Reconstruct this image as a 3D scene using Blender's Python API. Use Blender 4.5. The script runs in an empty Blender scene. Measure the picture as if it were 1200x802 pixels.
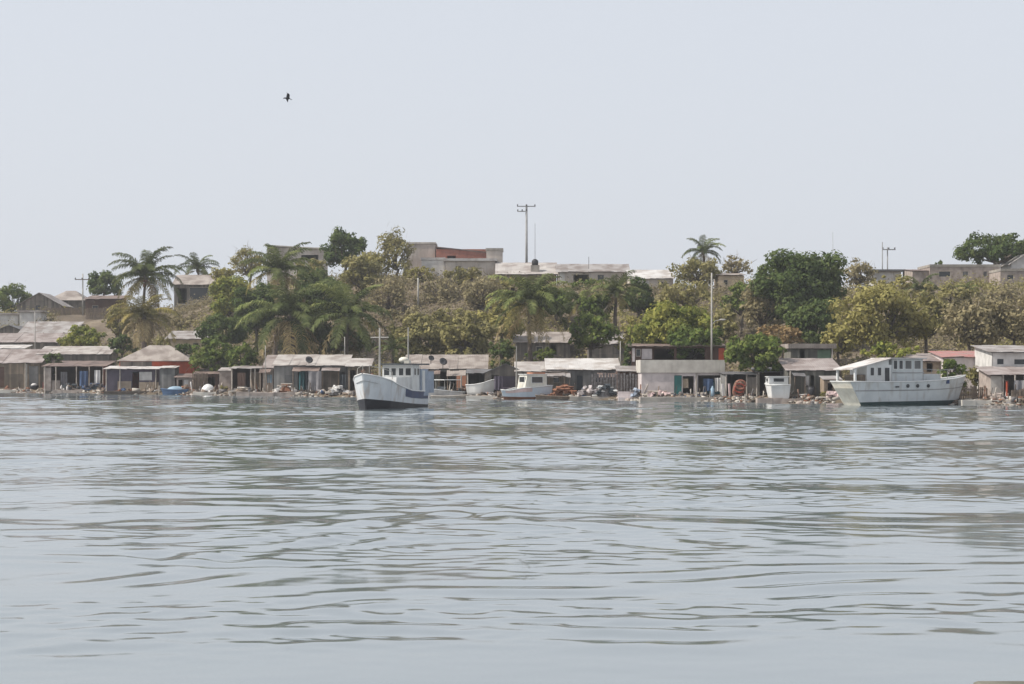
import bpy, math, random
import numpy as np

C = bpy.context.scene.collection
scene = bpy.context.scene
R = math.radians

# ------------------------------------------------------------------ camera, world, sun, exposure
EYE = 3.0            # eye height above the water
F = 2500.0           # focal length in pixels of the 1200 px wide photograph
HY = 432.0           # row of the horizon in the photograph
cam_d = bpy.data.cameras.new("camera")
cam = bpy.data.objects.new("camera", cam_d)
C.objects.link(cam)
cam.location = (0, 0, EYE)
cam.rotation_euler = (R(90), 0, 0)
cam_d.sensor_width = 36
cam_d.lens = 36 * F / 1200
cam_d.shift_y = (HY - 401) / 1200
cam_d.clip_start = 0.3
cam_d.clip_end = 8000
scene.camera = cam

SUN = np.array([-0.67, -0.10, 0.73]); SUN /= np.linalg.norm(SUN)
sun_elev = math.asin(SUN[2])
w = bpy.data.worlds.new("World"); scene.world = w
w.use_nodes = True
nt = w.node_tree; nt.nodes.clear()
o_ = nt.nodes.new("ShaderNodeOutputWorld"); bg = nt.nodes.new("ShaderNodeBackground")
sky = nt.nodes.new("ShaderNodeTexSky"); sky.sky_type = 'NISHITA'; sky.sun_disc = False
sky.sun_elevation = sun_elev
sky.sun_rotation = math.atan2(SUN[0], SUN[1])
sky.dust_density = 3.0; sky.air_density = 1.2; sky.ozone_density = 1.0; sky.altitude = 0
mixs = nt.nodes.new("ShaderNodeMix"); mixs.data_type = 'RGBA'
mixs.inputs[0].default_value = 0.85           # thin even overcast veil over the blue sky
mixs.inputs[7].default_value = (7.15, 7.5, 8.2, 1)
nt.links.new(sky.outputs[0], mixs.inputs[6])
nt.links.new(mixs.outputs[2], bg.inputs[0])
bg.inputs[1].default_value = 0.10
nt.links.new(bg.outputs[0], o_.inputs[0])

sl = bpy.data.lights.new("sun", 'SUN'); sl.energy = 4.9; sl.angle = R(1.0); sl.color = (1.0, 0.94, 0.85)
so = bpy.data.objects.new("sun", sl); C.objects.link(so)
import mathutils
so.rotation_euler = mathutils.Vector(SUN).to_track_quat('Z', 'Y').to_euler()
so.location = (-200, 0, 200)
scene.view_settings.view_transform = 'Standard'
scene.view_settings.look = 'None'
scene.view_settings.exposure = 0.10
scene.view_settings.gamma = 1.0

# ------------------------------------------------------------------ shoreline and terrain
def D(px):
    """distance of the waterline along the view direction through column px"""
    return 7500.0 / (28.5 + 0.0125 * np.clip(px, -700, 2100))

def sstep(a, b, x):
    t = np.clip((x - a) / (b - a), 0, 1)
    return t * t * (3 - 2 * t)

def terrain(X, Y):
    X = np.asarray(X, float); Y = np.asarray(Y, float)
    px = 600 + F * X / np.maximum(Y, 60)
    d = Y - D(px)
    k = np.interp(px, [-400, 0, 200, 330, 500, 650, 800, 1000, 1200, 1600], [9, 10.6, 10.6, 14.6, 14.8, 13.2, 12.2, 11.8, 11.8, 11])
    s0 = np.interp(px, [100, 240], [12, 25])
    z = np.where(d < 0, np.maximum(0.12 * d, -3), 0.35 * sstep(0, 1.2, d) + 0.55 * sstep(1, 14, d))
    z = z + k * sstep(s0, 86, d) - 5.0 * sstep(140, 420, d)
    z = z + np.where(d > 18, 0.35 * np.sin(X * .31 + 1.7 * np.sin(Y * .11)) * np.cos(Y * .23) * sstep(18, 35, d), 0)
    return z

def tz(X, Y):
    return float(terrain(X, Y))

def wx(px, Y): return (px - 600) / F * Y
def wz(py, Y): return EYE - (py - HY) / F * Y

# ------------------------------------------------------------------ materials
M = {}
def nodes_of(name):
    m = bpy.data.materials.new(name); m.use_nodes = True
    n = m.node_tree.nodes; l = m.node_tree.links
    return m, n, l, n["Principled BSDF"]

def ramp(n, stops):
    r = n.new("ShaderNodeValToRGB"); e = r.color_ramp.elements
    while len(e) < len(stops): e.new(0.5)
    for i, (p, c) in enumerate(stops):
        e[i].position = p; e[i].color = (*c, 1)
    return r

def mat(name, c1, c2=None, scale=1.2, rough=0.85, stain=None, stain_amt=0.35, spec=0.25, stretch=(1, 1, 1), boards=0.0):
    """painted / concrete / timber surface: two tones in a noise, plus streaky stains"""
    m, n, l, b = nodes_of(name)
    c2 = c2 or tuple(x * 0.72 for x in c1)
    stain = stain or tuple(x * 0.42 for x in c1)
    g = n.new("ShaderNodeNewGeometry")
    mp = n.new("ShaderNodeMapping"); mp.inputs[3].default_value = stretch
    l.new(g.outputs[0], mp.inputs[0])
    no = n.new("ShaderNodeTexNoise"); no.inputs['Scale'].default_value = scale; no.inputs['Detail'].default_value = 5
    l.new(mp.outputs[0], no.inputs['Vector'])
    r1 = ramp(n, [(0.36, c1), (0.66, c2)]); l.new(no.outputs[0], r1.inputs[0])
    mp2 = n.new("ShaderNodeMapping"); mp2.inputs[3].default_value = (2.2, 2.2, 0.5)
    l.new(g.outputs[0], mp2.inputs[0])
    n2 = n.new("ShaderNodeTexNoise"); n2.inputs['Scale'].default_value = 1.0; n2.inputs['Detail'].default_value = 6
    l.new(mp2.outputs[0], n2.inputs['Vector'])
    r2 = ramp(n, [(0.52, (0, 0, 0)), (0.72, (stain_amt,) * 3)]); l.new(n2.outputs[0], r2.inputs[0])
    mx = n.new("ShaderNodeMix"); mx.data_type = 'RGBA'
    l.new(r2.outputs[0], mx.inputs[0]); l.new(r1.outputs[0], mx.inputs[6]); mx.inputs[7].default_value = (*stain, 1)
    out = mx.outputs[2]
    if boards:           # upright boards or sheets, each weathered differently
        for w_, lo in ((boards, .62), (boards * 4.3, .72)):
            sn = n.new("ShaderNodeVectorMath"); sn.operation = 'SNAP'; sn.inputs[1].default_value = (w_, 60, 2.3 if w_ > .5 else 60)
            l.new(g.outputs[0], sn.inputs[0])
            wn = n.new("ShaderNodeTexWhiteNoise"); l.new(sn.outputs[0], wn.inputs['Vector'])
            rr = ramp(n, [(0, (lo, lo, lo)), (1, (1.15, 1.12, 1.08))]); l.new(wn.outputs[0], rr.inputs[0])
            m2 = n.new("ShaderNodeMix"); m2.data_type = 'RGBA'; m2.blend_type = 'MULTIPLY'; m2.inputs[0].default_value = 1
            l.new(out, m2.inputs[6]); l.new(rr.outputs[0], m2.inputs[7]); out = m2.outputs[2]
    l.new(out, b.inputs['Base Color'])
    b.inputs['Roughness'].default_value = rough
    b.inputs['Specular IOR Level'].default_value = spec
    M[name] = m
    return m

def roofmat(name, c1, c2, c3):
    """corrugated sheets: every sheet its own tone, fine ribs, rust and dirt"""
    m, n, l, b = nodes_of(name)
    g = n.new("ShaderNodeNewGeometry")
    sn = n.new("ShaderNodeVectorMath"); sn.operation = 'SNAP'; sn.inputs[1].default_value = (0.95, 1.9, 50)
    l.new(g.outputs[0], sn.inputs[0])
    wn = n.new("ShaderNodeTexWhiteNoise"); l.new(sn.outputs[0], wn.inputs['Vector'])
    r1 = ramp(n, [(0.0, c1), (0.6, tuple((a * .55 + bb * .45) for a, bb in zip(c1, c2))), (1.0, c2)]); l.new(wn.outputs[0], r1.inputs[0])
    no = n.new("ShaderNodeTexNoise"); no.inputs['Scale'].default_value = 0.7; no.inputs['Detail'].default_value = 7
    l.new(g.outputs[0], no.inputs['Vector'])
    r2 = ramp(n, [(0.44, (0, 0, 0)), (0.62, (.9, .9, .9))]); l.new(no.outputs[0], r2.inputs[0])
    mx = n.new("ShaderNodeMix"); mx.data_type = 'RGBA'
    l.new(r2.outputs[0], mx.inputs[0]); l.new(r1.outputs[0], mx.inputs[6]); mx.inputs[7].default_value = (*c3, 1)
    l.new(mx.outputs[2], b.inputs['Base Color'])
    wv = n.new("ShaderNodeTexWave"); wv.inputs['Scale'].default_value = 1.6
    l.new(g.outputs[0], wv.inputs['Vector'])
    bp = n.new("ShaderNodeBump"); bp.inputs['Strength'].default_value = 0.25; bp.inputs['Distance'].default_value = 0.04
    l.new(wv.outputs[0], bp.inputs['Height']); l.new(bp.outputs[0], b.inputs['Normal'])
    b.inputs['Roughness'].default_value = 0.75; b.inputs['Specular IOR Level'].default_value = 0.3
    M[name] = m

def leafmat(name, cols, trans=0.3):
    """leaves: each leaf its own tint from a small palette, light passes through"""
    m, n, l, b = nodes_of(name)
    g = n.new("ShaderNodeNewGeometry")
    no = n.new("ShaderNodeTexNoise"); no.inputs['Scale'].default_value = 0.45; no.inputs['Detail'].default_value = 3
    l.new(g.outputs[0], no.inputs['Vector'])
    a = n.new("ShaderNodeMath"); a.operation = 'MULTIPLY_ADD'; a.inputs[1].default_value = 0.5
    l.new(g.outputs['Random Per Island'], a.inputs[0])
    s = n.new("ShaderNodeMath"); s.operation = 'MULTIPLY_ADD'; s.inputs[1].default_value = 1.5; s.inputs[2].default_value = -0.5
    l.new(no.outputs[0], s.inputs[0]); l.new(s.outputs[0], a.inputs[2])
    k = len(cols)
    r = ramp(n, [((i + .15) / k, c) for i, c in enumerate(cols)]); l.new(a.outputs[0], r.inputs[0])
    out = r.outputs[0]
    if name.startswith('frond'):       # every frond a little lighter or darker than the next
        oi = n.new("ShaderNodeObjectInfo"); rr = ramp(n, [(0, (.5, .5, .5)), (.7, (1.0, 1.0, 1.0)), (1, (1.9, 1.8, 1.6))]); l.new(oi.outputs['Random'], rr.inputs[0])
        m2 = n.new("ShaderNodeMix"); m2.data_type = 'RGBA'; m2.blend_type = 'MULTIPLY'; m2.inputs[0].default_value = 1
        l.new(out, m2.inputs[6]); l.new(rr.outputs[0], m2.inputs[7]); out = m2.outputs[2]
    n.remove(b)
    df = n.new("ShaderNodeBsdfDiffuse"); tr = n.new("ShaderNodeBsdfTranslucent"); ms = n.new("ShaderNodeMixShader")
    l.new(out, df.inputs[0]); l.new(out, tr.inputs[0])
    ms.inputs[0].default_value = trans
    l.new(df.outputs[0], ms.inputs[1]); l.new(tr.outputs[0], ms.inputs[2])
    l.new(ms.outputs[0], n["Material Output"].inputs[0])
    M[name] = m

# walls
mat('wall_grey', (.235, .215, .195), boards=.24); mat('wall_concrete', (.54, .49, .44), (.40, .35, .31), scale=.6, stain_amt=.5); mat('wall_brown', (.26, .215, .17), boards=.22); mat('wall_bluegrey', (.215, .22, .225), boards=.26)
mat('wall_white', (.64, .62, .595), rough=.7); mat('wall_pinkwhite', (.60, .54, .53)); mat('wall_cream', (.58, .47, .34))
mat('wall_red', (.50, .10, .05)); mat('wall_brick', (.36, .15, .11), (.30, .14, .11), scale=3); mat('wall_green', (.17, .25, .17))
mat('wall_teal', (.05, .21, .20)); mat('wall_purple', (.105, .09, .12)); mat('wall_pink', (.55, .27, .27))
mat('wall_rough', (.40, .34, .30), (.24, .20, .18), scale=1.6); mat('wall_beige', (.42, .34, .26)); mat('wall_greengrey', (.185, .185, .168), boards=.24)
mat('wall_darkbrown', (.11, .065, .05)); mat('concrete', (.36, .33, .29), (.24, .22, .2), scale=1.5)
mat('timber', (.22, .17, .13), (.12, .095, .075), scale=3, stretch=(3, 3, .6)); mat('pale_timber', (.46, .42, .37), (.34, .30, .26), scale=3)
mat('dark_timber', (.08, .065, .055)); mat('rust', (.22, .095, .05), (.12, .06, .04), scale=3); mat('orange_board', (.40, .19, .115), (.30, .15, .10), scale=2)
mat('pale_concrete', (.55, .52, .47), (.42, .39, .35)); mat('pole_white', (.40, .385, .355)); mat('pole_grey', (.33, .33, .33))
mat('dark_metal', (.06, .06, .065), rough=.5); mat('scrap', (.20, .19, .19), (.10, .09, .09), scale=4)
mat('pale_cloth', (.66, .64, .62), rough=.9); mat('dark_cloth', (.05, .06, .07)); mat('blue_cloth', (.06, .10, .19)); mat('teal_cloth', (.04, .12, .14))
mat('grey_cloth', (.30, .29, .30)); mat('brown_cloth', (.20, .13, .10)); mat('light_blue', (.30, .42, .52), rough=.6); mat('blue_paint', (.07, .13, .24), rough=.5)
mat('red_plastic', (.36, .07, .045), rough=.5); mat('orange_net', (.30, .13, .09)); mat('black_plastic', (.03, .03, .035), rough=.5)
# boats
mat('hull_white', (.66, .665, .655), (.58, .585, .575), rough=.4, stain=(.40, .36, .30), stain_amt=.3, spec=.45)
mat('hull_work', (.59, .615, .635), (.52, .545, .57), rough=.5, stain=(.30, .22, .15), stain_amt=.6, spec=.4)
mat('hull_bluegrey', (.50, .56, .62), (.43, .49, .55), rough=.45, stain=(.35, .36, .36), spec=.4)
mat('hull_palegrey', (.53, .555, .56), (.45, .475, .485), rough=.5, stain=(.27, .23, .19), stain_amt=.6, spec=.35)
mat('hull_cream', (.70, .68, .60), rough=.5, stain=(.42, .36, .28), stain_amt=.4); mat('navy', (.025, .05, .13), rough=.4); mat('boot_black', (.022, .022, .028), rough=.5)
mat('boot_green', (.025, .055, .055), rough=.5); mat('deck_grey', (.38, .38, .37)); mat('roof_dark', (.07, .08, .09)); mat('tarp_bluegrey', (.33, .38, .46))
mat('pinkish_white', (.66, .50, .48), rough=.5)
gm, gn, gl, gb = nodes_of('dark_glass'); gb.inputs['Base Color'].default_value = (.02, .024, .028, 1); gb.inputs['Roughness'].default_value = .12; M['dark_glass'] = gm
# roofs
roofmat('roof_grey', (.34, .32, .31), (.23, .21, .20), (.17, .14, .125)); roofmat('roof_pale', (0.423, 0.396, 0.369), (0.324, 0.297, 0.279), (0.234, 0.198, 0.180))
roofmat('roof_pinkgrey', (0.324, 0.284, 0.270), (0.243, 0.207, 0.194), (0.171, 0.135, 0.122)); roofmat('roof_tan', (0.342, 0.302, 0.270), (0.261, 0.225, 0.203), (0.180, 0.149, 0.131))
roofmat('roof_brown', (.22, .165, .14), (.15, .11, .10), (.11, .08, .07)); roofmat('roof_red', (.36, .15, .14), (.32, .17, .155), (.27, .19, .17))
roofmat('roof_white', (0.540, 0.522, 0.504), (0.432, 0.414, 0.401), (0.324, 0.288, 0.261)); roofmat('roof_dkgrey', (.17, .17, .175), (.12, .12, .125), (.10, .09, .09))
# leaves
leafmat('leaf_dark', [(0.044, 0.066, 0.024), (0.075, 0.108, 0.038), (0.13, 0.16, 0.058)])
leafmat('leaf_mid', [(0.055, 0.085, 0.024), (0.1, 0.14, 0.038), (0.175, 0.205, 0.06)])
leafmat('leaf_bright', [(0.1, 0.13, 0.035), (0.185, 0.21, 0.052), (0.31, 0.3, 0.08)])
leafmat('leaf_yellow', [(0.185, 0.175, 0.06), (0.28, 0.255, 0.09), (0.37, 0.33, 0.13)])
leafmat('leaf_olive', [(0.15, 0.145, 0.06), (0.24, 0.22, 0.09), (0.32, 0.285, 0.13)])
leafmat('leaf_dry', [(0.175, 0.155, 0.082), (0.26, 0.225, 0.125), (0.34, 0.29, 0.17)])
leafmat('scrub_dry', [(0.13, 0.112, 0.065), (0.205, 0.175, 0.105), (0.28, 0.24, 0.15)])
mat('quay_concrete', (.17, .16, .13), (.11, .105, .085), scale=6)
leafmat('leaf_orange', [(0.15, 0.105, 0.05), (0.24, 0.165, 0.08), (0.31, 0.22, 0.115)])
leafmat('frond_green', [(0.055, 0.075, 0.028), (0.095, 0.12, 0.045), (0.165, 0.185, 0.08)], .25)
leafmat('frond_olive', [(0.1, 0.098, 0.038), (0.165, 0.15, 0.058), (0.25, 0.21, 0.085)], .25)
leafmat('frond_dry', [(0.24, 0.18, 0.09), (0.34, 0.265, 0.14), (0.45, 0.36, 0.2)], .2)
mat('bark', (.16, .13, .105), (.10, .08, .065), scale=3); mat('twig', (.29, .25, .20), (.20, .17, .135), scale=3); mat('palm_bark', (.15, .12, .10), (.09, .07, .06), scale=3)

# ------------------------------------------------------------------ mesh builder and scene helpers
class MB:
    def __init__(s): s.v = []; s.f = []
    def add(s, vs, fs):
        k = len(s.v); s.v += [tuple(map(float, p)) for p in vs]; s.f += [tuple(i + k for i in f) for f in fs]; return s
    def box(s, x0, x1, y0, y1, z0, z1):
        v = [(x0, y0, z0), (x1, y0, z0), (x1, y1, z0), (x0, y1, z0), (x0, y0, z1), (x1, y0, z1), (x1, y1, z1), (x0, y1, z1)]
        return s.add(v, [(0, 3, 2, 1), (4, 5, 6, 7), (0, 1, 5, 4), (1, 2, 6, 5), (2, 3, 7, 6), (3, 0, 4, 7)])
    def rbox(s, c, size, rz=0.0, rx=0.0, jit=0.0, rnd=None):
        vs = []
        for sz in (-.5, .5):
            for sx, sy in ((-.5, -.5), (.5, -.5), (.5, .5), (-.5, .5)):
                p = mathutils.Vector((sx * size[0], sy * size[1], sz * size[2]))
                if jit: p += mathutils.Vector((rnd.uniform(-jit, jit), rnd.uniform(-jit, jit), rnd.uniform(-jit, jit)))
                p.rotate(mathutils.Euler((rx, 0, rz)))
                vs.append(p + mathutils.Vector(c))
        return s.add(vs, [(0, 3, 2, 1), (4, 5, 6, 7), (0, 1, 5, 4), (1, 2, 6, 5), (2, 3, 7, 6), (3, 0, 4, 7)])
    def tube(s, pts, rad, n=7):
        pts = [mathutils.Vector(p) for p in pts]
        if not isinstance(rad, (list, tuple)): rad = [rad] * len(pts)
        k = len(s.v)
        for i, p in enumerate(pts):
            t = (pts[min(i + 1, len(pts) - 1)] - pts[max(i - 1, 0)])
            t = t.normalized() if t.length > 1e-9 else mathutils.Vector((0, 0, 1))
            a = t.cross(mathutils.Vector((0, 0, 1)) if abs(t.z) < .9 else mathutils.Vector((1, 0, 0))).normalized(); b = t.cross(a)
            for j in range(n):
                q = p + rad[i] * (math.cos(2 * math.pi * j / n) * a + math.sin(2 * math.pi * j / n) * b)
                s.v.append(tuple(q))
        for i in range(len(pts) - 1):
            for j in range(n):
                s.f.append((k + i * n + j, k + i * n + (j + 1) % n, k + (i + 1) * n + (j + 1) % n, k + (i + 1) * n + j))
        s.f.append(tuple(k + j for j in range(n))[::-1]); s.f.append(tuple(k + (len(pts) - 1) * n + j for j in range(n)))
        return s
    def ellip(s, c, r, nu=12, nv=8, jit=0.0, rnd=None, zmin=-1.0):
        k = len(s.v)
        for i in range(nv + 1):
            th = math.pi * i / nv
            for j in range(nu):
                ph = 2 * math.pi * j / nu
                e = 1 + (rnd.uniform(-jit, jit) if jit else 0)
                z = max(math.cos(th), zmin)
                s.v.append((c[0] + r[0] * e * math.sin(th) * math.cos(ph), c[1] + r[1] * e * math.sin(th) * math.sin(ph), c[2] + r[2] * e * z))
        for i in range(nv):
            for j in range(nu):
                s.f.append((k + i * nu + j, k + (i + 1) * nu + j, k + (i + 1) * nu + (j + 1) % nu, k + i * nu + (j + 1) % nu))
        return s
    def lathe(s, prof, n=12, c=(0, 0, 0)):
        k = len(s.v)
        for r, z in prof:
            for j in range(n):
                s.v.append((c[0] + r * math.cos(2 * math.pi * j / n), c[1] + r * math.sin(2 * math.pi * j / n), c[2] + z))
        for i in range(len(prof) - 1):
            for j in range(n):
                s.f.append((k + i * n + j, k + i * n + (j + 1) % n, k + (i + 1) * n + (j + 1) % n, k + (i + 1) * n + j))
        s.f.append(tuple(k + j for j in range(n))[::-1]); s.f.append(tuple(k + (len(prof) - 1) * n + j for j in range(n)))
        return s
    def build(s, name, material, parent=None, loc=None, smooth=False):
        me = bpy.data.meshes.new(name); me.from_pydata(s.v, [], s.f)
        me.materials.append(M[material] if isinstance(material, str) else material)
        if smooth:
            me.polygons.foreach_set("use_smooth", [True] * len(me.polygons))
        me.update()
        ob = bpy.data.objects.new(name, me); C.objects.link(ob)
        if parent is not None: ob.parent = parent
        if loc is not None: ob.location = loc
        return ob

def np_mesh(name, V, Q, material, parent=None, loc=None, smooth=False):
    """quads from numpy arrays"""
    me = bpy.data.meshes.new(name)
    V = np.ascontiguousarray(V, np.float32); Q = np.ascontiguousarray(Q, np.int32)
    me.vertices.add(len(V)); me.vertices.foreach_set("co", V.ravel())
    me.loops.add(Q.size); me.loops.foreach_set("vertex_index", Q.ravel())
    me.polygons.add(len(Q)); me.polygons.foreach_set("loop_start", np.arange(0, Q.size, Q.shape[1], dtype=np.int32))
    me.polygons.foreach_set("loop_total", np.full(len(Q), Q.shape[1], np.int32))
    if smooth: me.polygons.foreach_set("use_smooth", np.ones(len(Q), bool))
    me.materials.append(M[material]); me.update(calc_edges=True); me.validate()
    ob = bpy.data.objects.new(name, me); C.objects.link(ob)
    if parent is not None: ob.parent = parent
    if loc is not None: ob.location = loc
    return ob

def tag(o, label, cat, group=None):
    o['label'] = label; o['category'] = cat
    if group: o['group'] = group
    return o
def thing(name, label, cat, loc=(0, 0, 0), rz=0.0, group=None):
    o = bpy.data.objects.new(name, None); C.objects.link(o)
    o.location = loc; o.rotation_euler = (0, 0, rz); o.empty_display_size = .5
    return tag(o, label, cat, group)
def copy_tree(o, parent=None):
    c = o.copy(); C.objects.link(c)
    if parent is not None: c.parent = parent
    for ch in list(o.children): copy_tree(ch, c)
    return c

FOOT = []    # footprints kept clear of scrub: (x0, x1, y0, y1)
# ------------------------------------------------------------------ ground and water
def ground_material():
    m, n, l, b = nodes_of('ground')
    g = n.new("ShaderNodeNewGeometry")
    a = n.new("ShaderNodeTexNoise"); a.inputs['Scale'].default_value = .13; a.inputs['Detail'].default_value = 8
    l.new(g.outputs[0], a.inputs['Vector'])
    r = ramp(n, [(.36, (.085, .07, .05)), (.52, (.15, .12, .088)), (.68, (.25, .205, .15))]); l.new(a.outputs[0], r.inputs[0])
    f = n.new("ShaderNodeTexNoise"); f.inputs['Scale'].default_value = 2.5; f.inputs['Detail'].default_value = 6
    l.new(g.outputs[0], f.inputs['Vector'])
    mx = n.new("ShaderNodeMix"); mx.data_type = 'RGBA'; mx.blend_type = 'MULTIPLY'; mx.inputs[0].default_value = .7
    r2 = ramp(n, [(.35, (.55, .52, .5)), (.62, (1, 1, 1))]); l.new(f.outputs[0], r2.inputs[0])
    l.new(r.outputs[0], mx.inputs[6]); l.new(r2.outputs[0], mx.inputs[7]); l.new(mx.outputs[2], b.inputs['Base Color'])
    b.inputs['Roughness'].default_value = .95; b.inputs['Specular IOR Level'].default_value = .15
    M['ground'] = m
ground_material()

def build_ground():
    cols = np.concatenate([np.linspace(-3200, -260, 40), np.linspace(-250, 1450, 240), np.linspace(1460, 4400, 40)])
    rows = np.concatenate([[-60, -30, -15, -8, -4], np.arange(-2, 4, .4), np.arange(4, 130, 1.6), [140, 160, 190, 240, 300, 400, 600, 1000, 1500]])
    P, Dd = np.meshgrid(cols, rows)
    Y = D(P) + Dd; X = (P - 600) / F * Y
    Z = terrain(X, Y)
    rg = np.random.default_rng(5)
    Z = Z + np.where(Dd > .8, rg.normal(0, .05, Z.shape), 0)
    V = np.stack([X, Y, Z], -1).reshape(-1, 3)
    nr, nc = P.shape
    i = np.arange((nr - 1) * nc).reshape(nr - 1, nc)[:, :-1].ravel()
    Q = np.stack([i, i + 1, i + nc + 1, i + nc], 1)
    o = np_mesh('ground', V, Q, 'ground', smooth=True); o['kind'] = 'structure'
build_ground()

def water_material():
    m, n, l, b = nodes_of('water')
    b.inputs['Base Color'].default_value = (.14, .168, .178, 1)
    b.inputs['Roughness'].default_value = .07
    b.inputs['IOR'].default_value = 2.25
    b.inputs['Specular IOR Level'].default_value = .5
    M['water'] = m
water_material()

def build_water():
    rg = np.random.default_rng(21)
    ys = [9.0]
    while ys[-1] < 280: ys.append(ys[-1] + min(max(.0021 * ys[-1], .045), .30))
    ys = np.array(ys); nc = 500
    u = np.linspace(-1, 1, nc)
    Y = np.repeat(ys[:, None], nc, 1); X = u[None, :] * (0.30 * Y + 4)
    Z = np.zeros_like(Y)
    step = np.maximum(np.gradient(ys)[:, None] * np.ones((1, nc)), (2 * (0.30 * Y + 4) / nc))
    def env(sc, seed, lo, hi):
        r2 = np.random.default_rng(seed); e = 0
        for _ in range(9):
            k = 2 * math.pi / (sc * r2.uniform(.6, 1.9)); a = r2.uniform(0, 2 * math.pi)
            e = e + np.sin(k * (X * math.cos(a) * .55 + Y * math.sin(a)) + r2.uniform(0, 6.28))
        return sstep(lo, hi, e / 3.0)
    groups = [(40, .42, 1.3, .037, env(12, 1, -.35, 1.2), 80), (34, 1.3, 3.6, .027, env(17, 2, -.3, 1.2), 72), (14, 5, 16, .012, 1.0, 50)]
    for cnt, l0, l1, rms, e, spread in groups:
        G = np.zeros_like(Y)
        for _ in range(cnt):
            lam = math.exp(rg.uniform(math.log(l0), math.log(l1)))
            th = R(90 + rg.normal(8, spread * .6)); k = 2 * math.pi / lam
            a = rms * math.sqrt(2.0 / cnt) / k
            ph = k * (X * math.cos(th) + Y * math.sin(th)) + rg.uniform(0, 6.28)
            ph = ph + 0.8 * np.sin(X * .21 + rg.uniform(0, 6)) * np.sin(Y * .13 + rg.uniform(0, 6))
            G += a * np.sin(ph) * np.clip(lam / (step * 3.0) - .5, 0, 1)
        Z += (G * (.12 + .15 * sstep(30, 60, Y) + .88 * e) if not np.isscalar(e) else G) * (1 + 1.0 * sstep(32, 100, Y))
    # oblique boat wake crests, plus packets shaped to reflect the dark hill as streaks
    for (xa, ya, xb, yb, lam, slope, wd) in [(-5.4, 30.5, -1.0, 46, 1.3, .15, 1.5), (-1.2, 45, 3.2, 36, 1.5, .10, 1.7), (-3.2, 27, 6.5, 31.5, 1.4, .07, 1.4), (-3.4, 23.9, 3.0, 24.5, 1.6, .075, 1.3), (-6.5, 23.3, -3.2, 23.2, 1.4, .065, .9), (.8, 25.6, 4.2, 25.2, 1.4, .07, 1.0), (-2.4, 28.0, .6, 28.4, 1.5, .07, 1.0), (2.4, 28.6, 7.5, 29.4, 1.5, .07, 1.2), (1.5, 31.0, 8.0, 32.6, 1.3, .085, 1.2), (-7.5, 33.5, -2, 33.0, 1.2, .075, 1.0)]:
        dx, dy = xb - xa, yb - ya; Ln = math.hypot(dx, dy); dx /= Ln; dy /= Ln
        t = (X - xa) * dx + (Y - ya) * dy; q = -(X - xa) * dy + (Y - ya) * dx + .35 * np.sin(t * .9 + xa)
        Z += slope * lam / 6.283 * np.sin(6.283 * q / lam) * np.exp(-(q / wd) ** 2) * sstep(-2, 1.5, t) * (1 - sstep(Ln - 1.5, Ln + 2, t)) * (.6 + .4 * np.sin(t * 1.7 + yb))
    V = np.stack([X, Y, Z], -1).reshape(-1, 3); nr = len(ys)
    i = np.arange((nr - 1) * nc).reshape(nr - 1, nc)[:, :-1].ravel()
    Q = np.stack([i, i + 1, i + nc + 1, i + nc], 1)
    # the same sheet carries on flat to the horizon, just under the troughs
    k = len(V); s = 1500
    V = np.concatenate([V, [(-s, -s, -.22), (s, -s, -.22), (s, s, -.22), (-s, s, -.22)]])
    Q = np.concatenate([Q, [(k, k + 1, k + 2, k + 3)]])
    o = np_mesh('water', V, Q, 'water', smooth=True); o['kind'] = 'structure'
build_water()
# ------------------------------------------------------------------ houses and shacks
def wall_with_holes(mb, x0, x1, z0, z1, holes, y=0.0, t=.16):
    xs = sorted({x0, x1, *[min(max(h[i], x0), x1) for h in holes for i in (0, 1)]})
    zs = sorted({z0, z1, *[min(max(h[i], z0), z1) for h in holes for i in (2, 3)]})
    for a, b in zip(xs, xs[1:]):
        for c, d in zip(zs, zs[1:]):
            if b - a < 1e-4 or d - c < 1e-4: continue
            mx, mz = (a + b) / 2, (c + d) / 2
            if any(h[0] < mx < h[1] and h[2] < mz < h[3] for h in holes): continue
            mb.add([(a, y, c), (b, y, c), (b, y, d), (a, y, d)], [(0, 1, 2, 3)])
            mb.add([(a, y + t, c), (b, y + t, c), (b, y + t, d), (a, y + t, d)], [(3, 2, 1, 0)])
    for h in holes:
        a, b, c, d = h
        mb.add([(a, y, c), (a, y + t, c), (a, y + t, d), (a, y, d)], [(0, 1, 2, 3)])
        mb.add([(b, y, c), (b, y + t, c), (b, y + t, d), (b, y, d)], [(3, 2, 1, 0)])
        mb.add([(a, y, c), (b, y, c), (b, y + t, c), (a, y + t, c)], [(0, 1, 2, 3)])
        mb.add([(a, y, d), (b, y, d), (b, y + t, d), (a, y + t, d)], [(3, 2, 1, 0)])

def slab(mb, pts, t=.07):
    """thick sheet from a planar polygon (top side given, counter-clockwise from above)"""
    n = len(pts); top = [tuple(p) for p in pts]; bot = [(p[0], p[1], p[2] - t) for p in pts]
    mb.add(top + bot, [tuple(range(n)), tuple(range(2 * n - 1, n - 1, -1))] + [(i, n + i, n + (i + 1) % n, (i + 1) % n) for i in range(n)])

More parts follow.
